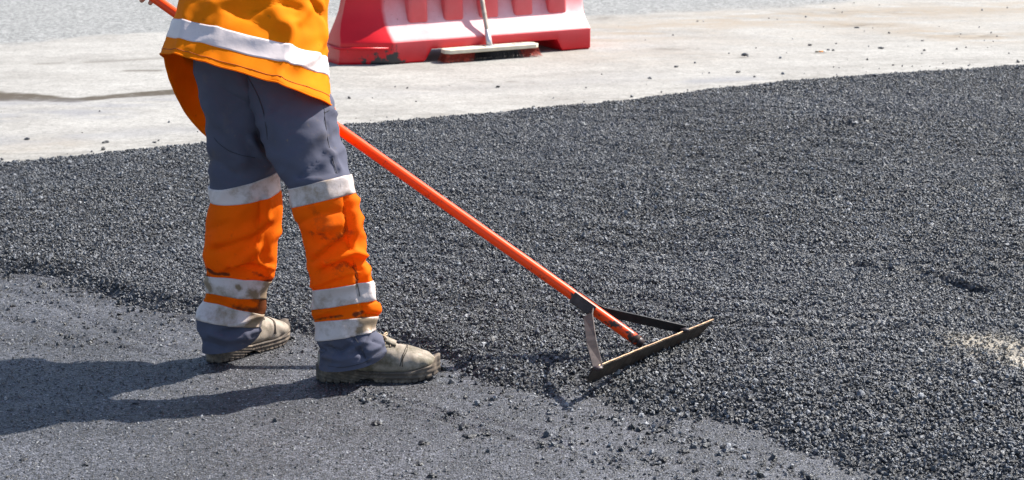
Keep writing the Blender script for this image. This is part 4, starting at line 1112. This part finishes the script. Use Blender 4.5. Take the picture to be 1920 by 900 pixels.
for k in range(8): bm.faces.new((tb[k], tb[(k + 1) % 8], tp_[(k + 1) % 8], tp_[k]))
head = bm_obj("head", bm, M_WOOD); head.parent = broom; bevel(head, .004, 3)
M_BR = simple_mat("red_bristle", (.36, .035, .015), .7, 0, 90, .5); M_BK = simple_mat("black_bristle", (.012, .010, .010), .7, 0, 90, .5)
for nm, mt, cond in (("red_bristles", M_BR, lambda x, y: x < BW * .30 or x > BW * .80 ), ("black_bristles", M_BK, lambda x, y: not (x < BW * .30 or x > BW * .80))):
    ac = Acc(); r3 = np.random.default_rng(11)
    for x in np.arange(.0, BW, .0045):
        for y in np.arange(-hw + .008, hw - .006, .009):
            xx = x + r3.normal(0, .001); 
            if not cond(xx + r3.normal(0, .012), y): continue
            fx = (xx - BW / 2) / BW * .05; fy = y * .28
            p0 = np.array([xx, y, .05]); p1 = p0 + np.array([fx * .4, fy * .4, -.025]); p2 = np.array([xx + fx + r3.normal(0, .004), y + fy + r3.normal(0, .004), r3.uniform(0, .008)])
            ac.add(*tube_data([p0, p1, p2], [.0011, .0010, .0008], 3))
    o = new_mesh_obj(nm, ac.v, ac.f, mt, smooth=False); o.parent = broom; o['kind'] = 'stuff'
wp = at(917, 80, gz(96)); top_w = at(893, -130, gz(96) + .10)
inv = (Matrix.Translation(broom.location) @ Matrix.Rotation(bz, 4, 'Z')).inverted()
lc = lambda p: np.array(inv @ Vector(p))
pb = lc(gp(918, 86, .058)); pb[2] = .069; pt = lc(at(866, -230, gz(98) + .105)); 
dv_ = pt - pb
o = new_mesh_obj("pole", *tube_data([pb + dv_ * t for t in np.linspace(.02, 1, 20)], .0125, 14), M_POLE); o.parent = broom
o = new_mesh_obj("socket", *tube_data([pb, pb + dv_ * .035, pb + dv_ * .09, pb + dv_ * .092], [.017, .0165, .0145, .013], 16), simple_mat("galvanised_steel", (.55, .55, .56), .4, .6)); o.parent = broom
def plate(x0, x1, y0, y1, z0, z1, nm, mt):
    bm = bmesh.new(); bmesh.ops.create_cube(bm, size=1)
    for v_ in bm.verts: v_.co = Vector(((x0 + x1) / 2 + v_.co.x * (x1 - x0), (y0 + y1) / 2 + v_.co.y * (y1 - y0), (z0 + z1) / 2 + v_.co.z * (z1 - z0)))
    o = bm_obj(nm, bm, mt); o.parent = broom; bevel(o, .001, 1); return o
M_GALV = simple_mat("dull_steel", (.42, .42, .42), .5, .5)
plate(pb[0] - .032, pb[0] + .032, pb[1] - .022, pb[1] + .022, .0695, .0735, "socket_plate", M_GALV)
plate(BW * .76, BW * .87, -.022, .018, .0695, .0722, "socket_plate", M_GALV)
